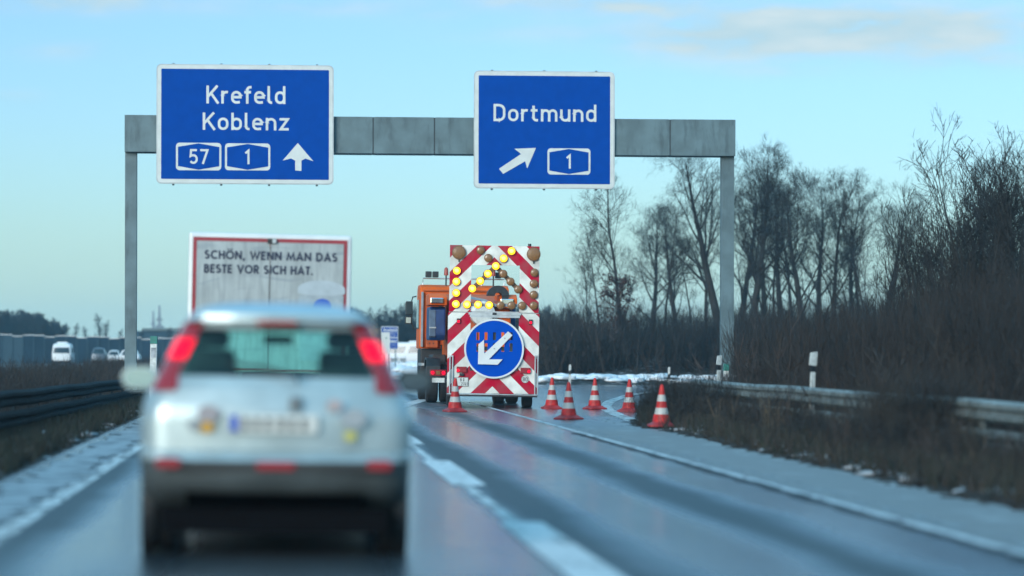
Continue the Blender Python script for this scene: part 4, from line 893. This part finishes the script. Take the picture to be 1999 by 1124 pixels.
def polyline(rg, p, d, L, n, wob, trop):
    P_ = [p]; dirs = [d]; st = L/n
    for i in range(n):
        d = d + rg.normal(0, wob, 3) + np.array((0, 0, trop)); d = d/np.linalg.norm(d); p = p + d*st; P_.append(p); dirs.append(d)
    return np.array(P_), dirs
def side_dir(rg, d, ang):
    r_ = rg.normal(0, 1, 3); r_ -= d*(r_@d); r_ /= np.linalg.norm(r_)+1e-9
    return d*math.cos(ang) + r_*math.sin(ang)
def grow_tree(seed, H, r0, clear=.35, limbs=13, lean=(0,0), ang=(35,60), spread=.42, trop=.10, wob=.07, dens=(7,5,3), fork=False, rmin=.0055):
    rg = np.random.default_rng(seed); big, tw = Twigs(), Twigs()
    d0 = np.array((lean[0], lean[1], 1.0)); d0 /= np.linalg.norm(d0)
    P_, D_ = polyline(rg, np.array((0,0,-.3)), d0, H*.92, 14, wob*.6, .05); big.tube(P_, r0, r0*.12, 7)
    def child(P_, D_, L, r, lvl):
        nch = dens[lvl] ; nch = max(1, int(round(nch*rg.uniform(.7, 1.3))))
        for k in range(nch):
            t_ = rg.uniform(.25, 1.0); i = min(int(t_*(len(P_)-1)), len(P_)-1)
            l2 = L*rg.uniform(.38, .72)*(1.15-.5*t_); l2 = max(l2, .30); r2 = max(r*.46*(1-.5*t_), rmin)
            dd = side_dir(rg, D_[i], R(rg.uniform(26, 60)))
            q, e = polyline(rg, P_[i], dd, l2, 3 if lvl > 0 else 6, wob*1.5, trop*.35)
            tw.tube(q, r2, rmin*.7, 1 if lvl > 0 else 3)
            if lvl < len(dens)-1: child(q, e, l2, r2, lvl+1)
    for k in range(limbs):
        t_ = clear + (1-clear)*((k+rg.uniform(0,.9))/limbs)**.85; i = min(int(t_*14), 13)
        L = H*spread*rg.uniform(.65, 1.1)*(1.12-t_*.75); rr = r0*(1-t_*.85)*rg.uniform(.28, .48)
        dd = side_dir(rg, D_[i], R(rg.uniform(*ang))); q, e = polyline(rg, P_[i], dd, L, 8, wob, trop); big.tube(q, rr, rmin*1.2, 5); child(q, e, L, rr, 0)
    child(P_[7:], D_[7:], H*.35, r0*.3, 0)
    return big.data(), tw.data()
def grow_shrub(seed, H, stems=14, fan=.35, side=6, sub=2, r=.012, base=.5, rt=.005):
    rg = np.random.default_rng(seed); tw = Twigs()
    for k in range(stems):
        a = rg.uniform(0, 2*np.pi); rad = base*math.sqrt(rg.uniform(0, 1)); d = np.array((math.cos(a)*fan*rg.uniform(0,1.2), math.sin(a)*fan*rg.uniform(0,1.2), 1.0)); d /= np.linalg.norm(d)
        L = H*rg.uniform(.6, 1.02); P_, D_ = polyline(rg, np.array((rad*math.cos(a), rad*math.sin(a), -.1)), d, L, 6, .07, .04); tw.tube(P_, r, rt*.8, 1)
        for j in range(side):
            t_ = rg.uniform(.15, .97); i = int(t_*6); l2 = L*rg.uniform(.15, .40); q, e = polyline(rg, P_[i], side_dir(rg, D_[i], R(rg.uniform(25, 70))), l2, 3, .1, .08); tw.tube(q, r*.55, rt*.7, 1)
            for m_ in range(sub):
                i2 = rg.integers(0, 3); q2, _ = polyline(rg, q[i2], side_dir(rg, e[i2], R(rg.uniform(20, 55))), l2*rg.uniform(.35, .7), 2, .1, .05); tw.tube(q2, rt, rt*.6, 1)
    return tw.data()
def scatter(name, variants, places, mats, rng, mi_fn=None):
    V_, F_, MI = [], [], []; n = 0
    for (x, y, z, sxy, sz, k) in places:
        v, f = variants[k % len(variants)]; a = rng.uniform(0, 2*np.pi); c, s_ = math.cos(a), math.sin(a)
        w_ = np.empty_like(v); w_[:,0] = (v[:,0]*c - v[:,1]*s_)*sxy + x; w_[:,1] = (v[:,0]*s_ + v[:,1]*c)*sxy + y; w_[:,2] = v[:,2]*sz + z
        V_.append(w_); F_.append(f+n); n += len(v); MI.append(np.full(len(f), rng.integers(0, len(mats)), np.int32))
    return npmesh(name, np.concatenate(V_), np.concatenate(F_), mats, mi=np.concatenate(MI))
rng = np.random.default_rng(5)
def gzs(x, y): return float(ground_z(np.array([x]), np.array([y]))[0])
# --- thicket and brush
SH = [grow_shrub(10+i, 1.0, 12+i, .45+.12*i, 7, 3, .0046, .20, .0021) for i in range(5)]     # unit height, scaled later
def top_py(px):
    T_ = [(1040,586),(1100,578),(1200,566),(1300,572),(1440,572),(1560,556),(1700,548),(1760,530),(1810,495),(1880,470),(1960,450),(2050,430),(2200,420)]
    return lerp_tab(T_, px)
pl_ = []
for i in range(520):                                   # beyond the ramp
    y = rng.uniform(131, 152); x = rng.uniform(-1.2, 24); px = CX+F*x/y
    if px < 1040: continue
    zg = gzs(x, y); h = (CH+(HY-top_py(min(px, 1700)))*y/F)*rng.uniform(.62, 1.02) - zg
    pl_.append((x, y, zg, h*.8, h, i))
tag(scatter('undergrowth', SH, pl_, [M['twig'], M['twig_brown']], rng), 'dark bare undergrowth along the far side of the exit ramp', 'undergrowth', kind='stuff')
pl_ = []; i = 0
while len(pl_) < 860:                                   # bank right of the rail
    i += 1; y = rng.uniform(30, 92) if len(pl_) > 330 else rng.uniform(34, 62); s_ = rng.uniform(9.6, 22); x, _ = S(s_, y); px = CX+F*x/y
    if px > 2230 or px < 1450 + max(0, (60-y))*2: continue
    zg = gzs(x, y); h = (CH+(HY-top_py(px))*y/F)*rng.uniform(.45, 1.0)-zg
    if s_ < 10.6: h *= .6
    pl_.append((x, y, zg, min(h*.55, 1.8), h, i))
tag(scatter('thicket', SH, pl_, [M['twig'], M['twig_brown'], M['twig_brown']], rng), 'dense brown thicket on the bank behind the right guard rail', 'thicket', kind='stuff')
pl_ = []
for i in range(1100):                                   # low brush between road and rail
    y = 17+44*rng.uniform(0,1)**1.2; s_ = rng.uniform(6.9, 9.8); x, _ = S(s_, y)
    if paved_dist(np.array([x]), np.array([y]))[0] < .35+.5*rng.uniform() or math.sin(y*1.9+s_*2.2)*math.sin(y*.71-s_*3.1) > .35: continue
    h = rng.uniform(.22, .66)*((1.45 if 34.5 < y < 38.8 or y > 52 else 1.0) if s_ > 7.7 else .7); pl_.append((x, y, gzs(x, y), h*1.3, h, i))
for i in range(150):
    y = rng.choice([rng.uniform(34.6, 38.6), rng.uniform(44, 60), rng.uniform(20, 60)]); s_ = rng.uniform(7.4, 8.35); x, _ = S(s_, y); h = rng.uniform(.5, .85); pl_.append((x, y, gzs(x, y), h*1.1, h, i))
for i in range(46):
    y = rng.uniform(35.2, 38.7); s_ = rng.uniform(7.9, 8.7); x, _ = S(s_, y); h = rng.uniform(1.0, 1.4); pl_.append((x, y, gzs(x, y), h*.8, h, i))
for i in range(60):
    y = rng.uniform(52, 60); s_ = rng.uniform(7.7, 8.4); x, _ = S(s_, y); h = rng.uniform(.75, 1.15); pl_.append((x, y, gzs(x, y), h*.8, h, i))
for i in range(26):
    y = rng.uniform(22, 52); s_ = rng.uniform(7.7, 8.4); x, _ = S(s_, y); h = rng.uniform(.8, 1.2); pl_.append((x, y, gzs(x, y), h*.7, h, i))
for i in range(130):                                    # nose
    px, y = rng.uniform(1278, 1420), rng.uniform(57, 74); x = (px-CX)*y/F
    if paved_dist(np.array([x]), np.array([y]))[0] < .5: continue
    h = rng.uniform(.4, .85); pl_.append((x, y, gzs(x, y), h*1.2, h, i))
tag(scatter('roadside_brush', SH, pl_, [M['twig_brown'], M['twig_tan'], M['twig'], M['twig'], M['grass_dry']], rng), 'low brown brush between the shoulder and the right guard rail', 'brush', kind='stuff')
pl_ = []
for i in range(620):                                   # median hedge
    y = 24 + 120*rng.uniform(0, 1)**1.3; s_ = rng.uniform(-8.8, -5.5); x, _ = S(s_, y); h = rng.uniform(.95, 1.27)-gzs(x, y)
    pl_.append((x, y, gzs(x, y), h*.9, h, i))
hd = scatter('hedge', SH, pl_, [M['twig_brown'], M['twig'], M['twig_tan']], rng)
tag(hd, 'long brown leafless hedge on the median behind the left guard rail', 'hedge')
BR = [grow_shrub(60+i, 1.0, 7, 1.3, 6, 2, .007, .25, .003) for i in range(4)]
pl_ = []
for i in range(130):
    y = rng.uniform(34, 88); s_ = rng.uniform(9.3, 11.5); x, _ = S(s_, y); px = CX+F*x/y
    if px < 1440 or px > 2060: continue
    h = rng.uniform(1.0, 2.6)*(y/60)**.5; pl_.append((x, y, gzs(x, y), h*.9, h, i))
for i in range(70):
    y = rng.uniform(130, 134); x = rng.uniform(1, 16); h = rng.uniform(2.0, 3.8); pl_.append((x, y, gzs(x, y), h*.9, h, i))
STK = [grow_shrub(80+i, 1.0, 5, .5, 3, 1, .006, .22, .0035) for i in range(3)]
ps_ = []
for i in range(260):
    y = 17+45*rng.uniform(0, 1)**1.2; s_ = rng.uniform(6.9, 9.2); x, _ = S(s_, y)
    if paved_dist(np.array([x]), np.array([y]))[0] < .5 or math.sin(y*1.3+s_)*math.sin(y*.5) < -.1: continue
    h = rng.uniform(.4, .95); ps_.append((x, y, gzs(x, y), h*.9, h, i))
tag(scatter('dry_stalks', STK, ps_, [mat('dry stalk', (.105,.080,.052), .9), M['stem_warm']], rng), 'sparse pale dry stalks in the brush before the right guard rail', 'stalks', kind='stuff')
tag(scatter('brambles', BR, pl_, [M['twig_tan'], M['stem_warm'], M['twig_brown']], rng), 'arching bare stems standing before the dark thicket', 'brambles', kind='stuff')
# --- grass
def grass(name, label, n, area, mats, hmin, hmax, kind='stuff'):
    rg = np.random.default_rng(len(label)); X, Y_ = area(rg, n); d = paved_dist(X, Y_); k = d > .08; X, Y_ = X[k], Y_[k]; Zg = ground_z(X, Y_); n = len(X)
    a = rg.uniform(0, 2*np.pi, n); h = rg.uniform(hmin, hmax, n); wd = rg.uniform(.004, .010, n)*1.4; le = rg.uniform(.1, .9, n)*h
    ca, sa = np.cos(a), np.sin(a); b_ = rg.uniform(0, 2*np.pi, n)
    p0 = np.stack([X-ca*wd, Y_-sa*wd, Zg-.02], -1); p1 = np.stack([X+ca*wd, Y_+sa*wd, Zg-.02], -1); tip = np.stack([X+np.cos(b_)*le, Y_+np.sin(b_)*le, Zg+h], -1); off = np.stack([ca, sa, 0*sa], -1)*(wd*.25)[:,None]
    v = np.stack([p0, p1, tip+off, tip-off], 1).reshape(-1, 3); f = np.arange(4*n).reshape(-1, 4)
    return tag(npmesh(name, v, f, mats, mi=rg.integers(0, len(mats), n)), label, 'grass', kind=kind)
def area_r(rg, n): s_ = 6.2 + 4.2*rg.uniform(0, 1, n)**1.0; y = 16+60*rg.uniform(0, 1, n)**1.2; return s_+SL*y, y
def area_l(rg, n): s_ = -2.8 - 3.2*rg.uniform(0, 1, n); y = 20+70*rg.uniform(0, 1, n)**1.5; return s_+SL*y, y
grass('verge_grass', 'dry brown grass on the right verge', 60000, area_r, [M['grass_dry'], M['grass_dry'], M['twig_tan'], M['grass_green']], .06, .30)
grass('verge_grass', 'dull green grass on the left verge below the rail', 45000, area_l, [M['grass_green'], M['grass_green'], M['grass_dry']], .05, .22)
# --- snow lumps
def lumps(name, label, pts, m, rs):
    rg = np.random.default_rng(len(pts)); bm = bmesh.new(); bmesh.ops.create_icosphere(bm, subdivisions=2, radius=1); me_v = np.array([v.co for v in bm.verts]); me_f = [[v.index for v in f.verts] for f in bm.faces]; bm.free()
    b = MB()
    for (x, y) in pts:
        r_ = rg.uniform(*rs); ph = rg.uniform(0, 6, 3); k = 1 + .28*np.sin(me_v[:,0]*3+ph[0]) * np.cos(me_v[:,1]*4+ph[1]) + .15*np.sin(me_v[:,2]*7+ph[2])
        v = me_v*k[:,None]*np.array((r_*rg.uniform(.9,2.2), r_*rg.uniform(.9,2.0), r_*rg.uniform(.3,.55))) + np.array((x, y, gzs(x, y) + r_*.25))
        b.add(v.tolist(), me_f)
    o = b.build(name, m, smooth=True); return tag(o, label, 'snow', kind='stuff')
rr_ = np.random.default_rng(3); pts = []
for i in range(1300):
    y = 16+44*rr_.uniform(0, 1); s_ = 6.42+1.9*rr_.uniform(0, 1)**1.2; x, _ = S(s_, y)
    if paved_dist(np.array([x]), np.array([y]))[0] > .08+.5*rr_.uniform(0, 1): pts.append((x, y))
lumps('snow_clods', 'grey clods of old snow along the right verge edge', pts, M['dirty_snow'], (.02, .085))
pts = []
for i in range(700):
    y = 16+44*rr_.uniform(0, 1)**1.2; s_ = 6.12+.75*rr_.uniform(0, 1)**.8; pts.append(S(s_, y))
lumps('mud_clods', 'dark clods of soil along the right verge edge', pts, mat('wet soil', (.014,.013,.011), .9, 0, .4, 9), (.015, .07))
pts = []
for i in range(230):
    y = 24+50*rr_.uniform(0, 1)**1.4; s_ = -2.9-1.9*rr_.uniform(0, 1)**1.3; pts.append(S(s_, y))
lumps('snow_clods', 'patchy clods of snow on the left verge', pts, M['dirty_snow'], (.02, .09))
pts = []
for i in range(200):
    t_ = rr_.uniform(0, 1)**1.2; a_ = Vector((-1.0, 120.6)).lerp(Vector((6.6, 124.6)), t_) if rr_.uniform() < .9 else Vector((6.6, 124.6)).lerp(Vector((10, 126)), t_); pts.append((a_.x, a_.y + rr_.uniform(0, 2.2)))
lumps('snow_bank', 'white snow bank along the far edge of the ramp', pts, M['snow'], (.08, .30))
pts = [(( rr_.uniform(690, 822)-CX)*y/F, y) for y in rr_.uniform(135, 250, 160)]
lumps('snow_patches', 'white snow lying on the flat ground left of the truck', pts, M['snow'], (.15, .42))
# --- trees
TV = {}
def tree_mesh(key, **kw):
    (bv, bf), (tv, tf) = grow_tree(**kw); H = kw['H']
    TV[key] = (bv, bf, tv, tf, H); return key
def plant(key, name, label, px, Y, top_px, group, rz=0, mats=(None, None)):
    x = (px-CX)*Y/F; zg = gzs(x, Y); bv, bf, tv, tf, H = TV[key]; h = CH+(HY-top_px)*Y/F - zg; sc = h/H
    r = thing(name, label, 'tree', (x, Y, zg), (0, 0, rz), group); r.scale = (sc,)*3
    mk = key+'_m'
    if mk not in TV:
        a = npmesh('trunk', bv, bf, mats[0] or M['bark'], r, smooth=True); b_ = npmesh('crown', tv, tf, mats[1] or M['twig'], r); TV[mk] = (a.data, b_.data)
    else:
        for nm, d_ in zip(('trunk', 'crown'), TV[mk]):
            o = bpy.data.objects.new(nm, d_); COL.objects.link(o); o.parent = r
    return r
tree_mesh('up', seed=1, H=10, r0=.13, clear=.25, limbs=20, ang=(28, 50), spread=.34, trop=.06, dens=(8,5,3))
tree_mesh('lean', seed=2, H=10, r0=.26, clear=.25, limbs=16, lean=(-.13,0), ang=(25,60), spread=.60, trop=.05, dens=(7,5,3,2))
tree_mesh('broad', seed=3, H=10, r0=.24, clear=.22, limbs=18, ang=(28,62), spread=.56, trop=.055, dens=(7,5,3,2))
tree_mesh('slim', seed=4, H=10, r0=.10, clear=.35, limbs=11, lean=(.06,0), ang=(30,60), spread=.42, trop=.05, dens=(7,5,3))
tree_mesh('twin', seed=8, H=10, r0=.20, clear=.15, limbs=16, lean=(.08,0), ang=(18,48), spread=.58, trop=.05, dens=(6,5,3,2))
tree_mesh('whip', seed=6, H=8, r0=.07, clear=.10, limbs=13, ang=(14,34), spread=.46, trop=.08, dens=(4,3,2), rmin=.009)
tree_mesh('whip2', seed=7, H=8, r0=.08, clear=.06, limbs=16, ang=(14,40), spread=.52, trop=.07, dens=(5,3,2), rmin=.008)
GT = 'bare trees beyond the ramp'
for key, lab, px, Y, tp_, rz in (
    ('up', 'slender upright bare tree below the right edge of the Dortmund sign', 1215, 139, 300, .4),
    ('slim', 'thin forked bare tree standing between the upright tree and the big leaning tree', 1296, 141, 365, 0),
    ('lean', 'big dark bare tree leaning left against the right gantry post', 1412, 143, 268, 0),
    ('broad', 'broad bare tree directly right of the right gantry post', 1462, 141, 280, 1.2),
    ('slim', 'thin bare tree in the gap right of the broad tree', 1508, 145, 330, 2.0),
    ('broad', 'round crowned bare tree midway between gantry and tall thicket', 1572, 138, 330, 3.4),
    ('twin', 'bare tree with close upright limbs right of the round crowned tree', 1625, 141, 345, .3),
    ('whip', 'thin upright sapling left of the tall thicket', 1700, 135, 352, 1.0), ('whip2', 'second thin sapling touching the edge of the tall thicket', 1738, 133, 372, 2.2),
    ('up', 'bare tree at the back between the leaning tree and the gantry post', 1378, 158, 330, 2.6), ('broad', 'pale bare tree in the gap behind the thin gap tree', 1530, 162, 350, 5.0), ('twin', 'bare tree touching the round crowned tree on its right side', 1655, 150, 345, 2.0),
    ('up', 'slim bare tree at the back right of the close limbed tree', 1682, 158, 358, 1.0), ('broad', 'low broad bare tree at the back left of the leaning tree', 1325, 165, 400, 4.4), ('slim', 'small leaning bare tree at far left of the tree row', 1172, 150, 420, 3.2), ('up', 'bare tree filling the gap left of the round crowned tree', 1548, 150, 345, .2),
    ('broad', 'bare tree at the back seen through the big leaning tree', 1440, 170, 330, 0.7), ('twin', 'bare tree at the back right of the gantry post', 1490, 168, 318, 2.9), ('broad', 'bare tree at the back behind the round crowned tree', 1600, 170, 352, 5.6), ('lean', 'bare tree between the saplings and the close limbed tree', 1715, 165, 372, 3.6), ('broad', 'hazy bare tree at the back behind the forked tree', 1270, 172, 395, 1.9),
    ('slim', 'small bare tree low between the forked tree and the gantry', 1352, 148, 440, 4.0), ('whip2', 'low bushy sapling far left of the tree row', 1150, 146, 470, .5)):
    plant(key, 'bare_tree', lab, px, Y, tp_, GT, rz)
GS = 'tall shrubs at the right edge'
for k, (px, Y, tp_) in enumerate(((1790, 66, 420), (1815, 70, 390), (1842, 62, 350), (1864, 68, 330), (1880, 60, 250), (1908, 63, 325), (1930, 58, 310), (1955, 64, 290), (1980, 57, 280), (2005, 60, 265), (2035, 55, 270), (1828, 58, 410), (1896, 72, 340), (1965, 70, 310), (1790, 62, 460), (1760, 68, 470), (1920, 66, 335), (1992, 66, 300), (1850, 75, 390), (1870, 58, 400), (1940, 60, 370), (2015, 63, 320), (1800, 75, 440), (1822, 64, 370), (1835, 71, 430), (1858, 61, 365), (1876, 74, 340), (1888, 65, 380), (1902, 59, 410), (1914, 71, 300), (1934, 73, 330), (1948, 66, 285), (1962, 61, 345), (1974, 68, 275), (1988, 59, 350), (2000, 72, 295), (2022, 66, 280), (1780, 70, 490), (1845, 66, 460), (1925, 62, 440))):
    plant('whip' if k % 2 else 'whip2', 'tall_shrub', 'tall leafless shrub in the thicket at the right edge', px, Y, tp_, GS, k*1.3, (M['twig'], M['twig']))
plant('broad', 'bare_tree', 'near bare tree whose twigs enter the top right corner', 2240, 50, -20, GT, 2.2)
# brown leaved shrub
rg = np.random.default_rng(77); x0_ = (1203-CX)*137/F; zg = gzs(x0_, 137)
lt_ = thing('leafy_shrub', 'small tree still holding brown leaves at the foot of the upright tree', 'tree', (x0_, 137, zg))
(bv, bf), (tv, tf) = grow_tree(seed=21, H=5.0, r0=.10, clear=.1, limbs=16, ang=(30, 60), spread=.42, trop=.06, dens=(6,4,2))
npmesh('trunk', bv, bf, M['bark'], lt_); npmesh('twigs', tv, tf, M['twig'], lt_)
n = 2600; p_ = tv[rg.integers(0, len(tv), n)]; p_ = p_[(p_[:,2] < 4.6) & (p_[:,2] > .8)]; n = len(p_)
a = rg.normal(0, 1, (n, 3)); a /= np.linalg.norm(a, axis=1)[:,None]; b_ = np.cross(a, rg.normal(0, 1, (n, 3))); b_ /= np.linalg.norm(b_, axis=1)[:,None]; sz = rg.uniform(.03, .075, n)[:,None]
npmesh('leaves', np.stack([p_-a*sz, p_+b_*sz*.6, p_+a*sz, p_-b_*sz*.6], 1).reshape(-1, 3), np.arange(4*n).reshape(-1, 4), M['leaf_dry'], lt_)
# pale trunk in the undergrowth
r = plant('twin', 'bare_tree', 'pale forked trunk rising from the undergrowth behind the cones', 1243, 130.5, 600, GT, 1.0)
# --- distant woods
FT = [grow_tree(seed=30+i, H=10, r0=.22, clear=.08, limbs=16, ang=(25,50), spread=.36, trop=.10, dens=(7,4), rmin=.04) for i in range(3)]
FT = [(np.concatenate([a_[0], b_[0]]), np.concatenate([a_[1], b_[1]+len(a_[0])])) for a_, b_ in FT]
def woods(name, label, items, mats):
    return tag(scatter(name, FT, items, mats, rng), label, 'woods', kind='stuff')
it = []
for i in range(190):
    y = rng.uniform(300, 360); px = rng.uniform(640, 1130); x = (px-CX)*y/F; h = CH+(HY-rng.uniform(588, 628))*y/F; it.append((x, y, 0, h/10*.9, h/10, i))
for i in range(220):
    y = rng.uniform(290, 320); px = rng.uniform(640, 1130); x = (px-CX)*y/F; h = CH+(HY-rng.uniform(620, 655))*y/F; it.append((x, y, 0, h/10*1.6, h/10, i))
woods('woods', 'hazy blue woods in the distance behind the truck', it, [M['twig']])
it = []
for i in range(210):
    y = rng.uniform(390, 450); px = rng.uniform(-60, 128); x = (px-CX)*y/F; tpx = 600 + max(0, px-60)*.45; h = CH+(HY-rng.uniform(tpx, tpx+30))*y/F; it.append((x, y, 0, h/10*1.1, h/10, i))
woods('woods', 'hazy wood rising behind the noise barrier at far left', it, [M['twig']])
GF = 'small hazy trees behind the noise barrier'
tree_mesh('far1', seed=41, H=10, r0=.22, clear=.25, limbs=12, ang=(20,40), spread=.34, trop=.12, dens=(6,4,2), rmin=.02)
for px, tp_, lab in ((150, 628, 'small hazy tree at the edge of the far left wood'), (166, 634, 'low hazy tree behind the barrier right of the far left wood'), (191, 608, 'lone hazy tree standing above the noise barrier left of the gantry'), (207, 622, 'thin hazy tree beside the lone tree above the barrier'), (233, 640, 'low hazy bush tree just left of the left gantry post'), (276, 642, 'low hazy tree right of the left gantry post'), (328, 636, 'low hazy tree behind the building near the silver car'), (352, 640, 'hazy tree hidden behind the lorry and building')):
    plant('far1', 'far_tree', lab, px, 385, tp_, GF, px)
# ------------------------------------------------------------------ far left background
NB = thing('noise_barrier', 'long blue grey noise barrier with white coping behind the far carriageway', 'noise barrier', ((150-CX)*300/F, 300, 0), (0, 0, 0))
M['barrier'] = mat('barrier panel', (.018,.036,.055), .9, 0, .22, .25, spec=.08); M['barrier_lt'] = mat('barrier pale panel', (.034,.06,.08), .9, 0, .15, .3, spec=.08)
bx = lambda px: (px-150)*300/F
segs = list(range(-60, 360, 21))
for i, px in enumerate(segs[:-1]):
    tpy = 652 + (px+60)/420*10 ; h = CH+(HY-tpy)*300/F - (0.15 if i % 3 == 1 else 0)
    o = MB().box(bx(px)+.01, bx(px+21)-.01, 0, .15, 0, h).build('barrier_panel', M['barrier_lt'] if i in (3, 4) else M['barrier'], NB)
    MB().box(bx(px)+.01, bx(px+21)-.01, -.06, .2, h+.003, h+.07).build('coping', M['white'], o)
    MB().box(bx(px)-.07, bx(px)+.07, -.1, -.003, 0, h-.05).build('barrier_post', M['barrier_lt'], NB)
bd = thing('far_building', 'low flat roofed grey building far behind the left gantry post', 'building', ((305-CX)*400/F, 400, 0))
MB().box(-3.2, 3.0, 0, 8, 0, CH+(HY-646)*400/F).build('wall', M['barrier_lt'], bd); MB().box(-2.0, 3.6, -.3, 8.3, CH+(HY-646)*400/F+.01, CH+(HY-640.5)*400/F).build('roof', mat('roof grey', (.10,.13,.13), .8), bd)
for i in range(4): MB().box(-2.8+i*1.5, -1.9+i*1.5, -.05, -.004, 1.9, 2.9).build('window', M['glass_far'], bd)
def pylon(label, px, top, Y, wd):
    r = thing('lattice_mast', label, 'lattice mast', ((px-CX)*Y/F, Y, 0), (0, 0, .3), 'lattice masts on the horizon'); H = CH+(HY-top)*Y/F; w0 = wd*Y/F/2
    b = MB(); hw2 = lambda z: w0*(1-.85*z/H); lv = [H*i/9 for i in range(10)]; cr = ((-1,-1),(1,-1),(1,1),(-1,1))
    for c in cr: b.tube([(c[0]*hw2(z), c[1]*hw2(z), z) for z in lv], .13, 4)
    for z0, z1 in zip(lv[:-1], lv[1:]):
        for k in range(4):
            p0, p1 = cr[k], cr[(k+1) % 4]; b.tube([(p0[0]*hw2(z0), p0[1]*hw2(z0), z0), (p1[0]*hw2(z1), p1[1]*hw2(z1), z1)], .08, 4); b.tube([(p1[0]*hw2(z0), p1[1]*hw2(z0), z0), (p0[0]*hw2(z1), p0[1]*hw2(z1), z1)], .08, 4)
    b.build('lattice', M['grey'], r)
    a_ = MB()
    for z, l in ((H*.58, 2.2), (H*.72, 1.4)): a_.tube([(-l*w0, 0, z), (0, 0, z+.6), (l*w0, 0, z)], .12, 4); a_.tube([(-l*w0, 0, z), (l*w0, 0, z)], .12, 4)
    a_.build('cross_arm', M['grey'], r)
pylon('taller hazy lattice mast left of the lorry', 311, 596, 620, 9); pylon('shorter hazy lattice mast beside the taller one', 299, 607, 640, 6)
# small far signs
sg = thing('far_sign', 'small distant blue sign listing Krefeld and Koblenz left of the truck', 'road sign', ((760-CX)*190/F, 190, 0), (0, 0, YAW)); fp = F/190
fl = lambda px, py: ((px-760)/fp, CH+(HY-py)/fp)
a_, b_ = fl(744, 637), fl(777, 682)
MB().prism(rrect(a_[0], b_[0], b_[1], a_[1], .05), 0, .05).build('sign_panel', M['sign_white'], sg)
for y0_, y1_ in ((638.5, 658), (660, 680.5)): c_, d_ = fl(745.3, y0_), fl(775.7, y1_); MB().box(c_[0], d_[0], -.012, -.004, d_[1], c_[1]).build('sign_field', M['sign_blue'], sg)
for wd, y0_ in (('Krefeld', 647.5), ('Koblenz', 669)): q = fl(749, y0_); lettering(MB(), wd, q[0], q[1], 7/fp, -.02, width=25/fp, stroke=1.2).build('lettering', M['sign_white'], sg)
for y0_ in (652.5, 675.5): q = fl(766, y0_); route_badge(sg, q[0], q[1], 11/fp, 6.5/fp, '57' if y0_ < 660 else '1', -.014)
for px in (749, 772): MB().box(fl(px, 0)[0]-.04, fl(px, 0)[0]+.04, .055, .13, 0, a_[1]-.1).build('sign_post', M['galv'], sg)
sg2 = thing('far_board', 'plain white board in front of the small distant blue sign', 'sign board', ((752-CX)*165/F, 165, 0), (0, 0, YAW)); fp2 = F/165
MB().prism(rrect(-.24, .27, CH-.15, CH+(HY-648.5)/fp2, .03), 0, .04).build('board', M['plate'], sg2); MB().box(.02, .10, -.02, -.003, CH+.75, CH+.83).build('mark', M['green'], sg2)
for x in (-.18, .2): MB().box(x-.03, x+.03, .045, .1, 0, CH+.9).build('post', M['galv'], sg2)
for k, (px, wd, lab) in enumerate(((769, 14, 'snow topped concrete block left of the white van'), (786, 11, 'snow topped concrete block touching the white van'))):
    r = thing('concrete_block', lab, 'concrete block', ((px-CX)*235/F, 235, 0), (0, 0, 0), 'snow topped concrete blocks'); h2 = wd*235/F/2
    MB().box(-h2, h2, 0, .8, 0, .72).build('block', M['concrete'], r, .03); MB().box(-h2-.03, h2+.03, -.03, .83, .722, .86).build('snow_cap', M['snow'], r, .04)
delineator('thin white post between the two snow topped blocks', 778, 700, 228, wd=.10)
# ------------------------------------------------------------------ haze
hz = MB().box(-500, 500, -60, 1030, -3.2, 17).build('haze', bpy.data.materials.new('haze'))
hm = hz.data.materials[0]; hm.use_nodes = True; t = hm.node_tree; t.nodes.clear(); o_ = t.nodes.new('ShaderNodeOutputMaterial'); pv = t.nodes.new('ShaderNodeVolumePrincipled')
pv.inputs['Color'].default_value = (.46,.82,1.0,1); pv.inputs['Density'].default_value = .00034; pv.inputs['Anisotropy'].default_value = .2; t.links.new(pv.outputs[0], o_.inputs['Volume'])
tag(hz, 'thin pale winter haze over the motorway', 'haze', kind='stuff')
